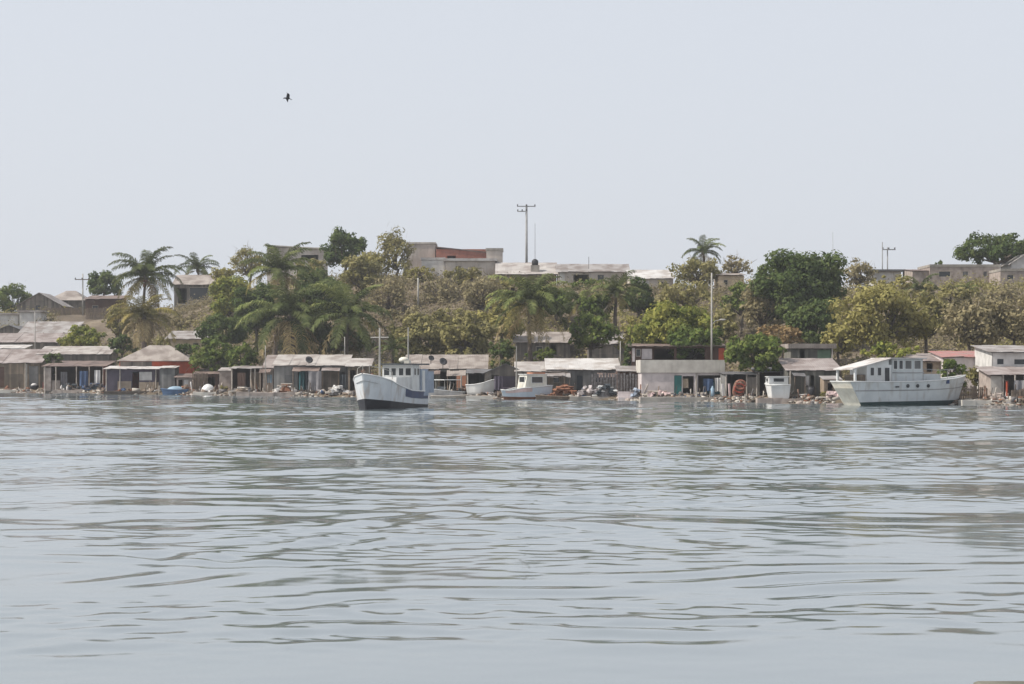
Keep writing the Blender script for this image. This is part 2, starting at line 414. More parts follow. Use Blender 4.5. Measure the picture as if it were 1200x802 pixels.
def sheets(mb, xa, xb, y0, z0, y1, z1, seed):
    """a slope of overlapping roof sheets, none laid quite true"""
    r = random.Random(seed); x = xa; k = 0
    while x < xb - .05:
        w_ = min(r.uniform(.75, 1.1), xb - x); e = x + w_
        if xb - e < .3: e = xb
        f = r.uniform(-.16, .10); up = .012 * (k % 2) + r.uniform(0, .03); sl = (z1 - z0) / (y1 - y0)
        ya = y0 + f; za = z0 + f * sl + up; tw = r.uniform(-.03, .03)
        slab(mb, [(x - .02, ya, za + tw), (e + .02, ya, za - tw), (e + .02, y1, z1 + up), (x - .02, y1, z1 + up)], .035)
        x = e; k += 1

def house(name, label, cat, x0, x1, d, dep, top, eave, wall, roof, style='shed', op=(), over=.3, posts=(), front=True, base=None,
          group=None, side=.25, rot=0.0, parapet=None, slope_px=None, panels=(), trim=None, awn=()):
    """front between photo columns x0..x1; ridge and eave given as photo rows at the front's distance"""
    xc = (x0 + x1) / 2
    Y = float(D(xc)) + d; sc = Y / F
    X = wx(xc, Y); g = min(tz(X, Y), tz(wx(x0, Y), Y), tz(wx(x1, Y), Y))
    zb = tz(X, Y) if base is None else wz(base, Y)
    root = thing(name, label, cat, (X, Y, zb), R(rot), group)
    lx = lambda p: (p - xc) * sc
    lz = lambda p: wz(p, Y) - zb
    a, b = lx(x0), lx(x1); ze = lz(eave); zt = lz(top); zlow = min(-.4, g - zb - .4)
    FOOT.append((X + a - .6, X + b + .6, Y - 1.2, Y + dep + .6))
    T = .16
    holes = [(lx(o[1]), lx(o[2]), max(lz(o[4]), zlow + .3), lz(o[3])) for o in op]
    mb = MB()
    if front: wall_with_holes(mb, a, b, zlow, ze - .02, holes)
    # sides and back follow the roof
    if style in ('shed',): zback = ze + (zt - ze) * dep / (dep + 2 * over)
    else: zback = ze
    zback -= .02; zf = ze - .02
    for xx, s in ((a, 1), (b, -1)):
        y0 = T if front else 0
        prof = [(y0, zlow), (dep, zlow), (dep, zback), (y0, zf)]
        if style == 'gable': prof = [(y0, zlow), (dep, zlow), (dep, zf), (dep / 2, zt - .06), (y0, zf)]
        n = len(prof)
        vs = [(xx, p[0], p[1]) for p in prof] + [(xx + s * T, p[0], p[1]) for p in prof]
        mb.add(vs, [tuple(range(n)), tuple(range(2 * n - 1, n - 1, -1))] + [(i, n + i, n + (i + 1) % n, (i + 1) % n) for i in range(n)])
    mb.box(a + T, b - T, dep - T, dep - .001, zlow, zback)
    if style == 'gablef':     # gable end faces the water
        vs = [(a, 0, zf), (b, 0, zf), ((a + b) / 2, 0, zt - .08), (a, T, zf), (b, T, zf), ((a + b) / 2, T, zt - .08)]
        mb.add(vs, [(0, 1, 2), (5, 4, 3), (1, 4, 5, 2), (0, 2, 5, 3)])
    mb.build('wall', wall, root)
    # floor inside
    MB().box(a + T + .01, b - T - .01, T + .01, dep - T - .01, zlow, .03).build('floor', 'concrete', root)
    r = MB(); oa, ob = a - over, b + over
    if style == 'shed':
        sheets(r, oa, ob, -over, ze + .05, dep + over, zt, int(x0 * 7 + d))
    elif style == 'gable':
        sheets(r, oa, ob, -over, ze + .03, dep / 2, zt, int(x0 * 7 + d))
        slab(r, [(oa, dep / 2, zt - .003), (ob, dep / 2, zt - .003), (ob, dep + over, ze + .03), (oa, dep + over, ze + .03)])
    elif style == 'gablef':
        m = (a + b) / 2
        slab(r, [(oa, -over, ze - .1), (m, -over, zt), (m, dep + over, zt), (oa, dep + over, ze - .1)])
        slab(r, [(m, -over, zt - .003), (ob, -over, ze - .1), (ob, dep + over, ze - .1), (m, dep + over, zt - .003)])
    elif style == 'hip':
        q = min((b - a) * .36, dep * .8); m = dep / 2
        p1, p2 = (oa + q + over, m, zt), (ob - q - over, m, zt)
        slab(r, [(oa, -over, ze), (ob, -over, ze), p2, p1]); slab(r, [(ob, -over, ze), (ob, dep + over, ze), p2])
        slab(r, [(ob, dep + over, ze), (oa, dep + over, ze), p1, p2]); slab(r, [(oa, dep + over, ze), (oa, -over, ze), p1])
    elif style == 'flat':
        sl = lz(slope_px) if slope_px is not None else zt
        slab(r, [(oa, -over, zt), (ob, -over, sl), (ob, dep + over, sl), (oa, dep + over, zt)], max(.1, zt - ze) if slope_px is None else .16)
    rf = r.build('roof', roof, root)
    for o in op:
        kind, p0, p1, q0, q1, mt = o[:6]
        A, B, Cc, Dd = lx(p0), lx(p1), max(lz(q1), zlow + .3), lz(q0)
        if kind == 'window':
            f = MB(); t = .06
            f.box(A + .001, A + t, .03, .12, Cc + .001, Dd - .001); f.box(B - t, B - .001, .03, .12, Cc + .001, Dd - .001)
            f.box(A + t, B - t, .03, .12, Cc + .001, Cc + t); f.box(A + t, B - t, .03, .12, Dd - t, Dd - .001)
            fo = f.build('window', trim or 'pale_timber', root)
            MB().box(A + t, B - t, .06, .09, Cc + t, Dd - t).build('pane', mt, fo)
        elif kind == 'door':
            do = MB().box(A + .02, B - .02, .05, .11, Cc + .02, Dd - .02).build('door', mt, root)
            MB().rbox((B - .12, .02, (Cc + Dd) / 2), (.04, .06, .12)).build('handle', 'dark_metal', do)
        elif kind == 'curtain':
            cloth_panel(A + .02, B - .02, Cc + .05, Dd - .02, .08).build('curtain', mt, root)
        elif kind == 'shutter':
            MB().box(A + .01, B - .01, .04, .09, Cc + .01, Dd - .01).build('shutter', mt, root)
    for (p0, p1, q0, q1, mt) in awn:             # lean-to sheets on thin poles, added to shade the fronts
        m = MB(); sheets(m, lx(p0), lx(p1), -1.5, lz(q1), -.02, lz(q0), int(p0)); m.build('awning', mt, root)
        for px_ in (p0 + 1, p1 - 1):
            MB().tube([(lx(px_), -1.38, zlow), (lx(px_), -1.38, lz(q1) - .04)], .05, 6).build('post', 'timber', root)
    for p in posts:
        px, tp = (p, eave) if not isinstance(p, tuple) else p
        m = MB(); m.tube([(lx(px), -over + .12, zlow), (lx(px), -over + .12, lz(tp) + .02)], .07)
        m.build('post', 'pale_timber', root)
    for (p0, p1, q0, q1, mt, yy) in panels:      # sheets nailed onto the front
        MB().box(lx(p0), lx(p1), yy, yy + .05, lz(q1), lz(q0)).build('panel', mt, root)
    return root

def cloth_panel(x0, x1, z0, z1, y=0.0, amp=.05, n=14, seed=0):
    r = random.Random(seed); mb = MB(); ph = r.uniform(0, 6); k = r.uniform(9, 14)
    vs = []
    for j in range(5):
        for i in range(n + 1):
            t = i / n; s = j / 4
            vs.append((x0 + (x1 - x0) * t, y + amp * (.3 + s) * math.sin(k * t + ph + s), z1 + (z0 - z1) * s + .05 * math.sin(7 * t + ph) * s))
    k0 = len(vs)
    vs += [(x, yy + .02, z) for x, yy, z in vs]
    fs = []
    for j in range(4):
        for i in range(n):
            q = j * (n + 1) + i
            fs.append((q, q + n + 1, q + n + 2, q + 1)); fs.append((k0 + q, k0 + q + 1, k0 + q + n + 2, k0 + q + n + 1))
    return mb.add(vs, fs)

def build_houses():
    H = house
    # ---- left waterfront
    H('shack', 'grey brown waterfront shack with pinkish tin roof and dark red door, far left', 'shack', -14, 47, 3, 5.5, 409, 426, 'wall_brown', 'roof_pinkgrey',
      op=[('door', -3, 5, 430, 454, 'wall_darkbrown'), ('shutter', 34, 45, 429, 452, 'wall_bluegrey')], posts=[30], panels=[(29, 32, 427, 456, 'pale_concrete', -.06)])
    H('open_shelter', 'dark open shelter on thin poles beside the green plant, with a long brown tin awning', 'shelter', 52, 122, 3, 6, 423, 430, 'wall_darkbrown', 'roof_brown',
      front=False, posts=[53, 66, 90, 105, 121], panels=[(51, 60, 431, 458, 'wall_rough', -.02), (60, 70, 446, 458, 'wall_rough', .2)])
    H('shack', 'long low shack with a pale pinkish tin roof rising behind the open shelter', 'shack', 44, 128, 14, 5, 405.5, 416, 'wall_grey', 'roof_pale', over=.2)
    H('shack', 'pinkish tin roofed shack a step up the slope behind the far left waterfront shack', 'shack', -12, 71, 33, 5, 390, 402, 'wall_grey', 'roof_pinkgrey')
    H('shack', 'small white walled shack roof low behind the leftmost shack', 'shack', -10, 27, 12, 4, 404, 409, 'wall_white', 'roof_white')
    H('house', 'low dark gabled roof like a shallow hump above the tin shacks, far left', 'house', -14, 36, 50, 7, 381, 391, 'wall_grey', 'roof_dkgrey', 'gablef')
    H('house', 'long low house with a mottled grey tin roof left of the bright green bush', 'house', 24, 86, 53, 6, 376, 391, 'wall_brown', 'roof_grey')
    H('house', 'small whitewashed house wall with flat top at the left edge below the gabled house', 'house', -12, 21, 65, 4, 367, 369, 'wall_white', 'roof_pale', 'flat')
    H('house', 'taller whitewashed block beside the grey gabled house on the left', 'house', 23, 48, 64, 4, 364, 366, 'wall_white', 'roof_pale', 'flat')
    H('house', 'grey gabled house with a dark window on the left skyline', 'house', 20, 72, 82, 8, 343, 358, 'wall_grey', 'roof_grey', 'gablef', op=[('window', 41, 48, 357, 364, 'dark_glass')], base=376)
    H('house', 'pale grey hip roofed house behind the power pole on the left skyline', 'house', 57, 98, 96, 8, 340, 352, 'wall_grey', 'roof_tan', 'hip')
    H('house', 'reddish brown board house right of the left power pole', 'house', 100, 140, 84, 6, 345, 351, 'wall_darkbrown', 'roof_brown', op=[('window', 108, 115, 358, 367, 'dark_glass')])
    H('shack', 'hip roofed tin shack with a bright red side wall on the left shore', 'shack', 140, 224, 9, 6, 404.5, 423, 'wall_red', 'roof_tan', 'hip', over=.3, panels=[(141, 178, 424, 437, 'wall_grey', -.06)])
    H('waterfront_stall', 'open stall with purple wall and white board in front of the red walled shack', 'stall', 124, 184, 2.6, 4, 429, 433, 'wall_purple', 'roof_white',
      op=[('gap', 155, 163, 436, 458, ''), ('shutter', 163, 178, 436, 446, 'wall_white')], posts=[125, 141, 183], panels=[(163, 186, 448, 459, 'wall_beige', -.08), (138, 154, 447, 457, 'wall_beige', -.08)])
    H('shed', 'narrow blue grey tin shed with a white roof edge left of the blue tarpaulin', 'shed', 187, 205, 2.8, 3, 429, 432, 'wall_bluegrey', 'roof_white', over=.12)
    H('shed', 'small lean-to with a sloping rusty awning under the red wall', 'shed', 207, 226, 3.5, 3, 438, 443, 'wall_rough', 'roof_brown', op=[('gap', 209, 214, 445, 458, ''), ('door', 215, 221, 445, 457, 'pale_cloth')])
    H('house', 'cream walled house with grey tin roof right of the yellowing left palm', 'house', 196, 240, 48, 6, 387, 398, 'wall_cream', 'roof_grey', op=[('window', 226, 233, 402, 408, 'dark_glass')])
    H('house', 'two storey grey house with dark openings and a white pillar under the small skyline palm', 'house', 204, 256, 86, 9, 321, 334, 'wall_grey', 'roof_tan', 'gable',
      op=[('gap', 209, 219, 338, 356, ''), ('window', 222, 244, 337, 352, 'dark_glass'), ('door', 228, 233, 360, 374, 'wall_cream')], panels=[(245, 251, 334, 355, 'wall_white', -.06), (208, 246, 356, 358, 'concrete', -.4)])
    # ---- second stretch
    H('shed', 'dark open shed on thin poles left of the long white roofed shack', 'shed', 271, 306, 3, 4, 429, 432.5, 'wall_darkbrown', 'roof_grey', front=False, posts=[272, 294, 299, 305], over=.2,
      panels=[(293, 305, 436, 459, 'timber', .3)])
    H('shed', 'little patched board shed right of the white covered dinghy', 'shed', 257, 271, 4, 3, 431, 435, 'wall_rough', 'roof_pale', over=.15)
    H('shack', 'long blue grey waterfront shack under a long whitish tin roof', 'shack', 321, 406, 4, 6, 415.5, 429, 'wall_bluegrey', 'roof_pale', over=.2,
      op=[('gap', 349, 361, 436, 460, ''), ('gap', 398, 405, 436, 458, '')], panels=[(374, 397, 436, 457, 'wall_grey', -.07), (346, 374, 431, 434, 'roof_brown', -.6)], awn=[(344, 375, 430.5, 435, 'roof_brown'), (378, 399, 431, 434.5, 'roof_pinkgrey')])
    H('shack', 'low rusty roofed annex at the left end of the long white roofed shack', 'shack', 308, 320, 4, 5, 416, 432, 'wall_rough', 'roof_pinkgrey', over=.1, op=[('shutter', 313, 319, 439, 449, 'light_blue')], awn=[(305, 318, 433, 437, 'roof_brown')])
    H('shed', 'cluttered lean-to with a white awning behind the bow of the blue striped fishing boat', 'shed', 408, 432, 4, 4, 420, 430, 'wall_brown', 'roof_pale', op=[('gap', 410, 417, 434, 458, '')])
    H('shack', 'wide shack with a tan tin roof behind the stern of the blue striped fishing boat', 'shack', 474, 570, 6, 6, 415.5, 433, 'wall_greengrey', 'roof_tan',
      op=[('gap', 516, 534, 436, 462, '')], over=.15, awn=[(498, 516, 434, 439, 'roof_brown'), (524, 546, 434, 440, 'roof_tan')])
    H('boat_shelter', 'dark open boat shelter with grey tarpaulin sheltering the white skiff', 'shelter', 547, 579, 2.6, 5, 433, 438, 'wall_bluegrey', 'roof_dkgrey', front=False, posts=[548, 578], over=.1)
    H('shack', 'low dark gabled shed with a wide grey roof behind the pink bowed boat', 'shed', 568, 617, 4, 6, 426, 437, 'wall_grey', 'roof_dkgrey', 'gablef', op=[('gap', 576, 585, 440, 460, ''), ('shutter', 588, 612, 441, 456, 'wall_purple')])
    H('shack', 'shack with a pale stepped tin roof behind the cabin of the pink bowed boat', 'shack', 604, 664, 6, 5, 424, 436, 'wall_grey', 'roof_pale', op=[('window', 648, 656, 442, 449, 'dark_glass')], over=.1, awn=[(626, 662, 437, 441, 'roof_grey')])
    H('shack', 'blue grey shack under the whitest tin roof in the middle of the shore', 'shack', 641, 726, 9.5, 6, 420, 434, 'wall_bluegrey', 'roof_white', over=.15,
      op=[('door', 676, 683, 440, 462, 'dark_cloth'), ('window', 696, 704, 442, 449, 'dark_glass')], awn=[(642, 668, 437, 442, 'roof_grey'), (700, 724, 437, 442, 'roof_brown')])
    H('house', 'grey house with a wide tin roof behind the central palm trunk', 'house', 604, 668, 42, 6, 388, 402, 'wall_grey', 'roof_tan', op=[('window', 628, 636, 406, 414, 'dark_glass'), ('gap', 645, 652, 404, 416, '')])
    H('hut', 'small grey tin hut glimpsed behind the pale leaved tree', 'hut', 690, 732, 40, 5, 390, 404, 'wall_grey', 'roof_grey')
    # ---- concrete house stretch
    H('house', 'long white plastered waterfront house with a teal door and concrete parapet roof', 'house', 752, 848, 4, 7, 422, 437, 'wall_pinkwhite', 'pale_concrete', 'flat', over=.12,
      op=[('door', 790, 799, 440, 463, 'wall_teal'), ('gap', 800, 813, 441, 463, ''), ('gap', 818, 846, 440, 463, '')], panels=[(800, 807, 444, 455, 'wall_cream', .3), (826, 845, 446, 462, 'teal_cloth', .9)], posts=[(816, 438)])
    H('shed', 'lean-to with a thin flat dark roof over the orange net pile', 'shed', 850, 888, 3.5, 5, 436, 439.5, 'wall_bluegrey', 'roof_dkgrey', front=False, posts=[851, 875, 887], over=.15, panels=[(875, 887, 442, 462, 'wall_grey', -.05)])
    H('house', 'half finished brown house with dark openings above the white plastered house', 'house', 740, 850, 15, 6, 402, 406.5, 'wall_darkbrown', 'roof_brown',
      op=[('gap', 766, 790, 409, 424, ''), ('gap', 793, 826, 408, 424, ''), ('shutter', 842, 849, 408, 423, 'wall_red'), ('window', 745, 751, 409, 418, 'dark_glass')], panels=[(752, 764, 409, 421, 'wall_pinkwhite', -.06), (741, 744, 408, 424, 'wall_pinkwhite', -.06)])
    H('shack', 'grey green board shack with white curtain in its doorway, beside the white cabin boat', 'shack', 924, 984, 5, 6, 420, 435, 'wall_greengrey', 'roof_pinkgrey', over=.25,
      op=[('curtain', 944, 949, 440, 453, 'pale_cloth'), ('gap', 950, 954, 440, 462, '')], posts=[926], awn=[(928, 942, 437, 441, 'roof_dkgrey')])
    H('house', 'small flat roofed house with a green panel above the grey green shack', 'house', 927, 976, 15, 5, 403, 408.5, 'wall_greengrey', 'roof_tan', 'flat', op=[('gap', 937, 943, 410, 420, ''), ('shutter', 958, 974, 410, 422, 'wall_green')], posts=[975])
    H('house', 'pink house with a red sloping roof behind the bow of the grey trawler', 'house', 1106, 1164, 13, 6, 411, 419, 'wall_pinkwhite', 'roof_red', over=.2, op=[('window', 1112, 1118, 422, 428, 'dark_glass'), ('window', 1150, 1155, 421, 429, 'dark_glass')])
    H('house', 'white house with wide dark windows at the right edge of the shore', 'house', 1163, 1226, 9, 7, 404, 413.5, 'wall_white', 'roof_grey', op=[('window', 1168, 1177, 420, 428, 'dark_glass'), ('window', 1188, 1203, 420.5, 428, 'dark_glass')], trim='wall_white')
    H('open_shelter', 'open waterfront shelter with a grey tin roof below the white house at the right edge', 'shelter', 1161, 1226, 4, 4.5, 430, 440, 'wall_rough', 'roof_pinkgrey', front=False, posts=[1175, 1189, 1200, 1214], panels=[(1161, 1174, 441, 466, 'pale_concrete', -.04), (1194, 1212, 452, 466, 'wall_rough', .3)])
    H('house', 'tan shed just behind the wheelhouse of the grey trawler', 'shed', 1070, 1104, 12, 5, 414, 424, 'wall_beige', 'roof_pinkgrey', op=[('gap', 1086, 1093, 426, 436, '')])
    H('shed', 'dark shed wedged between the patched fence and the white plastered house', 'shed', 724, 751, 6, 4, 429, 436, 'wall_darkbrown', 'roof_grey', op=[('gap', 730, 746, 438, 460, '')], over=.1)
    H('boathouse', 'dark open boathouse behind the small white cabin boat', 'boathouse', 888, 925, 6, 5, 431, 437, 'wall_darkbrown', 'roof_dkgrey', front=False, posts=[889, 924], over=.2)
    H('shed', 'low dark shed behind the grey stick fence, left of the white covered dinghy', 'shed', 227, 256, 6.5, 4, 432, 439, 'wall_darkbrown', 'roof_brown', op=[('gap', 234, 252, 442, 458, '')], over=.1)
    H('shed', 'small tin lean-to under the tan roof, left of the white canopy motorboat', 'shed', 486, 500, 3.4, 2.4, 438, 443, 'wall_bluegrey', 'roof_pale', op=[('gap', 489, 497, 445, 462, '')], over=.1)
    H('shed', 'small board hut at the stern of the trawler', 'shed', 966, 986, 3, 2.5, 441, 446, 'wall_brown', 'roof_grey', op=[('gap', 970, 976, 449, 466, '')], over=.1)
    # ---- ridge
    H('building', 'long grey concrete building with dark slot window, left on the skyline', 'building', 313, 378, 92, 9, 287, 290, 'wall_concrete', 'pale_concrete', 'flat', slope_px=291, op=[('gap', 353, 373, 299, 305, '')])
    H('building', 'square grey concrete block at the left end of the red brick building on the skyline', 'building', 476, 510, 94, 7, 284, 286, 'wall_concrete', 'pale_concrete', 'flat', over=.1)
    H('building', 'long red brick building with a sloping roofline on the skyline', 'building', 511, 576, 95, 8, 289, 292, 'wall_brick', 'roof_brown', 'flat', slope_px=296, over=.1, op=[('gap', 524, 534, 300, 305, '')])
    H('house', 'grey house with a thin white roof slab in front of the red brick building', 'house', 522, 580, 86, 5, 303, 306, 'wall_concrete', 'roof_white', 'flat', op=[('gap', 534, 540, 312, 322, '')])
    H('house', 'white walled shed below the grey concrete block on the skyline', 'shed', 494, 521, 86, 5, 302, 305, 'wall_white', 'roof_white', 'flat', over=.1)
    H('water_tower', 'small grey water tank block at the right end of the red brick building', 'tank', 570, 589, 92, 4, 291, 294, 'wall_concrete', 'concrete', 'flat', over=.1)
    H('house', 'wide house with a bright pale tin roof under the tall pylon on the skyline', 'house', 582, 652, 84, 7, 305, 322, 'wall_brown', 'roof_pale', op=[('gap', 630, 638, 324, 334, '')], over=.2)
    H('house', 'dark grey house with a sloping grey tin roof and white column right of the pylon', 'house', 654, 736, 88, 8, 308, 319, 'wall_concrete', 'roof_grey', 'gable', op=[('gap', 672, 690, 322, 333, ''), ('window', 700, 708, 322, 330, 'dark_glass')], panels=[(656, 662, 319, 336, 'wall_white', -.08)])
    H('house', 'house with a shining white roof and grey walls on the skyline right of centre', 'house', 738, 789, 86, 6, 314, 327, 'wall_concrete', 'roof_white', op=[('door', 752, 761, 329, 342, 'pale_cloth'), ('window', 771, 780, 330, 337, 'dark_glass')], over=.2)
    H('house', 'beige house corner showing between the ridge palm and the big dark tree', 'house', 842, 872, 84, 6, 318, 323, 'wall_cream', 'roof_tan', op=[('window', 848, 853, 328, 334, 'dark_glass')])
    H('shelter', 'thin flat canopy on poles with a white wall on the skyline beside the crossed poles', 'shelter', 1024, 1056, 90, 6, 316, 318, 'wall_white', 'roof_dkgrey', 'flat', over=.5)
    H('building', 'long rough pinkish grey wall building with square windows on the right skyline', 'building', 1090, 1172, 88, 8, 310, 313, 'wall_rough', 'concrete', 'flat', over=.05, op=[('window', 1100, 1114, 318, 325, 'dark_glass'), ('window', 1128, 1135, 318, 325, 'wall_bluegrey'), ('window', 1152, 1157, 318, 325, 'wall_bluegrey')], base=344)
    H('house', 'brown roofed low house at the left end of the long rough building on the right', 'house', 1070, 1092, 86, 7, 313, 318, 'wall_rough', 'roof_brown', over=.1)
    H('building', 'lower rough grey wall house at the right end of the right skyline', 'building', 1173, 1226, 85, 8, 315, 318, 'wall_rough', 'concrete', 'flat', over=.05, op=[('window', 1180, 1188, 322, 328, 'dark_glass')])
    H('house', 'white gabled house peeking out under the flat topped tree at the right edge', 'house', 1185, 1216, 97, 6, 298, 309, 'wall_white', 'roof_white', 'gablef')
build_houses()
# ------------------------------------------------------------------ palms
def frond_mesh(seed, e0, droop, L=4.8, dead=False):
    """one pinnate frond along +X: arching rachis, leaflets hanging off both sides"""
    r = np.random.default_rng(seed)
    n = 14; t = np.linspace(0, 1, n); ang = e0 - droop * t ** 1.25
    ds = L / (n - 1)
    px = np.concatenate([[0], np.cumsum(np.cos(ang[:-1]) * ds)]); pz = np.concatenate([[0], np.cumsum(np.sin(ang[:-1]) * ds)])
    V = []; Q = []
    for i in range(n):
        hw = .055 * (1 - .8 * t[i]); V += [(px[i], -hw, pz[i]), (px[i], hw, pz[i]), (px[i], hw * .4, pz[i] - hw), (px[i], -hw * .4, pz[i] - hw)]
        if i:
            a, b = 4 * (i - 1), 4 * i
            for j in range(4): Q.append((a + j, a + (j + 1) % 4, b + (j + 1) % 4, b + j))
    m = 52
    for k in range(m):
        s = .10 + .88 * k / (m - 1)
        bx, bz = np.interp(s, t, px), np.interp(s, t, pz); a = np.interp(s, t, ang)
        fw = np.array([math.cos(a), 0, math.sin(a)]); up = np.array([-math.sin(a), 0, math.cos(a)])
        ll = (.26 + .62 * math.sin(math.pi * min(1, .12 + .85 * s)) ** .8) * r.uniform(.8, 1.1)
        for side in (-1, 1):
            if dead and r.random() < .25: continue
            dr = np.array([0, side, 0]) * r.uniform(.55, .9) + fw * r.uniform(.35, .7) + up * r.uniform(-.1, .35)
            dr /= np.linalg.norm(dr)
            p0 = np.array([bx, side * .02, bz]); mid = p0 + dr * ll * .5
            dr2 = dr * .8 + np.array([0, 0, -1]) * r.uniform(.45, 1.0 if not dead else 1.6); dr2 /= np.linalg.norm(dr2)
            tip = mid + dr2 * ll * .55
            wd = fw * r.uniform(.035, .06)
            q = len(V)
            V += [tuple(p0 - wd * .6), tuple(p0 + wd * .6), tuple(mid + wd), tuple(mid - wd), tuple(tip + wd * .25), tuple(tip - wd * .25)]
            Q += [(q, q + 1, q + 2, q + 3), (q + 3, q + 2, q + 4, q + 5)]
    return np.array(V), np.array(Q)

FR = {}
def frond_data(kind, var, matname):
    key = (kind, var, matname)
    if key not in FR:
        e0, dr = {'up': (1.30, 1.5), 'mid': (.85, 1.75), 'low': (.45, 1.6), 'hang': (-.05, 1.45), 'dead': (-.55, .95)}[kind]
        V, Q = frond_mesh(hash((kind == 'up', kind == 'mid', kind == 'low', var)) % 9999, e0 + .1 * (var - 1), dr + .12 * (var - 1), dead=kind == 'dead')
        o = np_mesh('frond', V, Q, matname); FR[key] = o.data; bpy.data.objects.remove(o)
    return FR[key]

def palm(label, px, py, rad, d, seed, tint='frond_green', dead=3, n=24, lean=0.0, base_dx=0, group=None, fruit=False, cut=0):
    rd = random.Random(seed)
    Y = float(D(px)) + d; X = wx(px, Y); zc = wz(py, Y); bx = X - lean
    gz = tz(bx, Y)
    root = thing('palm_tree', label, 'palm tree', (bx, Y, gz), 0, group)
    h = max(zc - gz, .4)
    pts = [(lean * (t ** 1.6) + .12 * math.sin(5 * t + seed), .1 * math.sin(4 * t), -.3 + (h + .3) * t) for t in [i / 9 for i in range(10)]]
    pts[-1] = (lean, 0, h)
    MB().tube(pts, [.30 - .14 * i / 9 for i in range(10)], 9).build('trunk', 'palm_bark', root, smooth=True)
    sc = rad * Y / F / 4.4
    MB().ellip((lean, 0, h + .05), (.28 * sc + .06, .28 * sc + .06, .5 * sc), 9, 6).build('crown_shaft', 'palm_bark', root, smooth=True)
    n += 4
    for i in range(n + dead):
        a = i * 2.39996 + rd.uniform(-.25, .25); f = i / n
        if i >= n: kind, mt = 'dead', 'frond_dry'
        elif f < .22: kind, mt = 'up', tint
        elif f < .52: kind, mt = 'mid', tint
        elif f < .8: kind, mt = 'low', tint
        else: kind, mt = 'hang', ('frond_olive' if tint == 'frond_green' else 'frond_dry') if rd.random() < .6 else tint
        me = frond_data(kind, rd.randrange(3), mt)
        o = bpy.data.objects.new('frond', me); C.objects.link(o); o.parent = root
        o.location = (lean, 0, h + .15 * sc); s = sc * rd.uniform(.82, 1.2)
        o.scale = (s, s, s); o.rotation_euler = (rd.uniform(-.25, .25), rd.uniform(-.12, .12), a)
    if fruit:
        m = MB()
        for k in range(9): m.ellip((lean + rd.uniform(-.5, .5), -.35 + rd.uniform(-.2, .2), h - .5 + rd.uniform(-.45, .3)), (.16, .16, .19), 7, 5)
        m.build('fruit_cluster', 'orange_net', root, smooth=True)
    return root

def build_palms():
    P = palm
    P('tall coconut palm with reddish fruit, rising above the yellowing palm on the left', 171, 327, 44.72, 36, 1, fruit=True, n=26, lean=.5)
    P('shorter coconut palm with yellowing hanging fronds in front of the tall left palm', 169, 375, 41.6, 20, 2, 'frond_olive', dead=7, n=24, lean=-.4)
    P('small coconut palm on the skyline behind the two storey grey house', 232, 318, 30, 97, 3, n=15, dead=0)
    P('tall coconut palm in front of the long grey concrete building', 326, 321, 47, 32, 4, n=24, dead=2, lean=.4)
    P('broad coconut palm with a skirt of drooping yellow fronds behind the long white roofed shack', 340, 375, 58.24, 17, 5, n=28, dead=9, lean=-.5)
    P('broad dark coconut palm just left of the mast of the blue striped boat', 409, 373, 54.08, 20, 6, n=28, dead=4, lean=.6)
    P('broad coconut palm standing alone in the centre above the tin roofs', 622, 359, 52, 17, 7, n=30, dead=6, lean=.1)
    P('coconut palm below the dark grey house on the skyline right of centre', 722, 347, 34.32, 48, 8, n=22, dead=3)
    P('smaller palm between the central palm and the one below the dark grey house', 681, 358, 28.08, 52, 9, n=18, dead=2)
    P('palm with a round head on the skyline above the olive tree right of centre', 824, 297, 26, 92, 10, n=18, dead=2)
    P('low palm beside the left end of the long rough building on the right', 1079, 342, 26, 74, 11, n=18, dead=2)
    P('very small palm in front of the windows of the long rough building on the right', 1133, 340, 14.56, 74, 12, n=14, dead=0)
    P('little stemless palm just behind the mast of the blue striped boat', 461, 412, 21.84, 13, 13, n=14, dead=0)
    P('thin palm shoot with few fronds on the dry slope below the red brick building', 553, 327, 15.6, 70, 14, 'frond_olive', n=9, dead=1)
build_palms()

# ------------------------------------------------------------------ broad-leaved trees, bushes and bare trees
def leaf_quads(P, N, size, rg):
    n = len(P)
    N = N / np.maximum(np.linalg.norm(N, axis=1, keepdims=True), 1e-6)
    a = np.cross(N, rg.normal(size=(n, 3))); a /= np.maximum(np.linalg.norm(a, axis=1, keepdims=True), 1e-6)
    b = np.cross(N, a)
    s = size * rg.uniform(.55, 1.25, (n, 1)); a = a * s; b = b * s * .62
    fold = N * s * .18
    V = np.stack([P - a, P + b - fold, P + a, P - b - fold], 1).reshape(-1, 3)
    return V, np.arange(4 * n).reshape(n, 4)

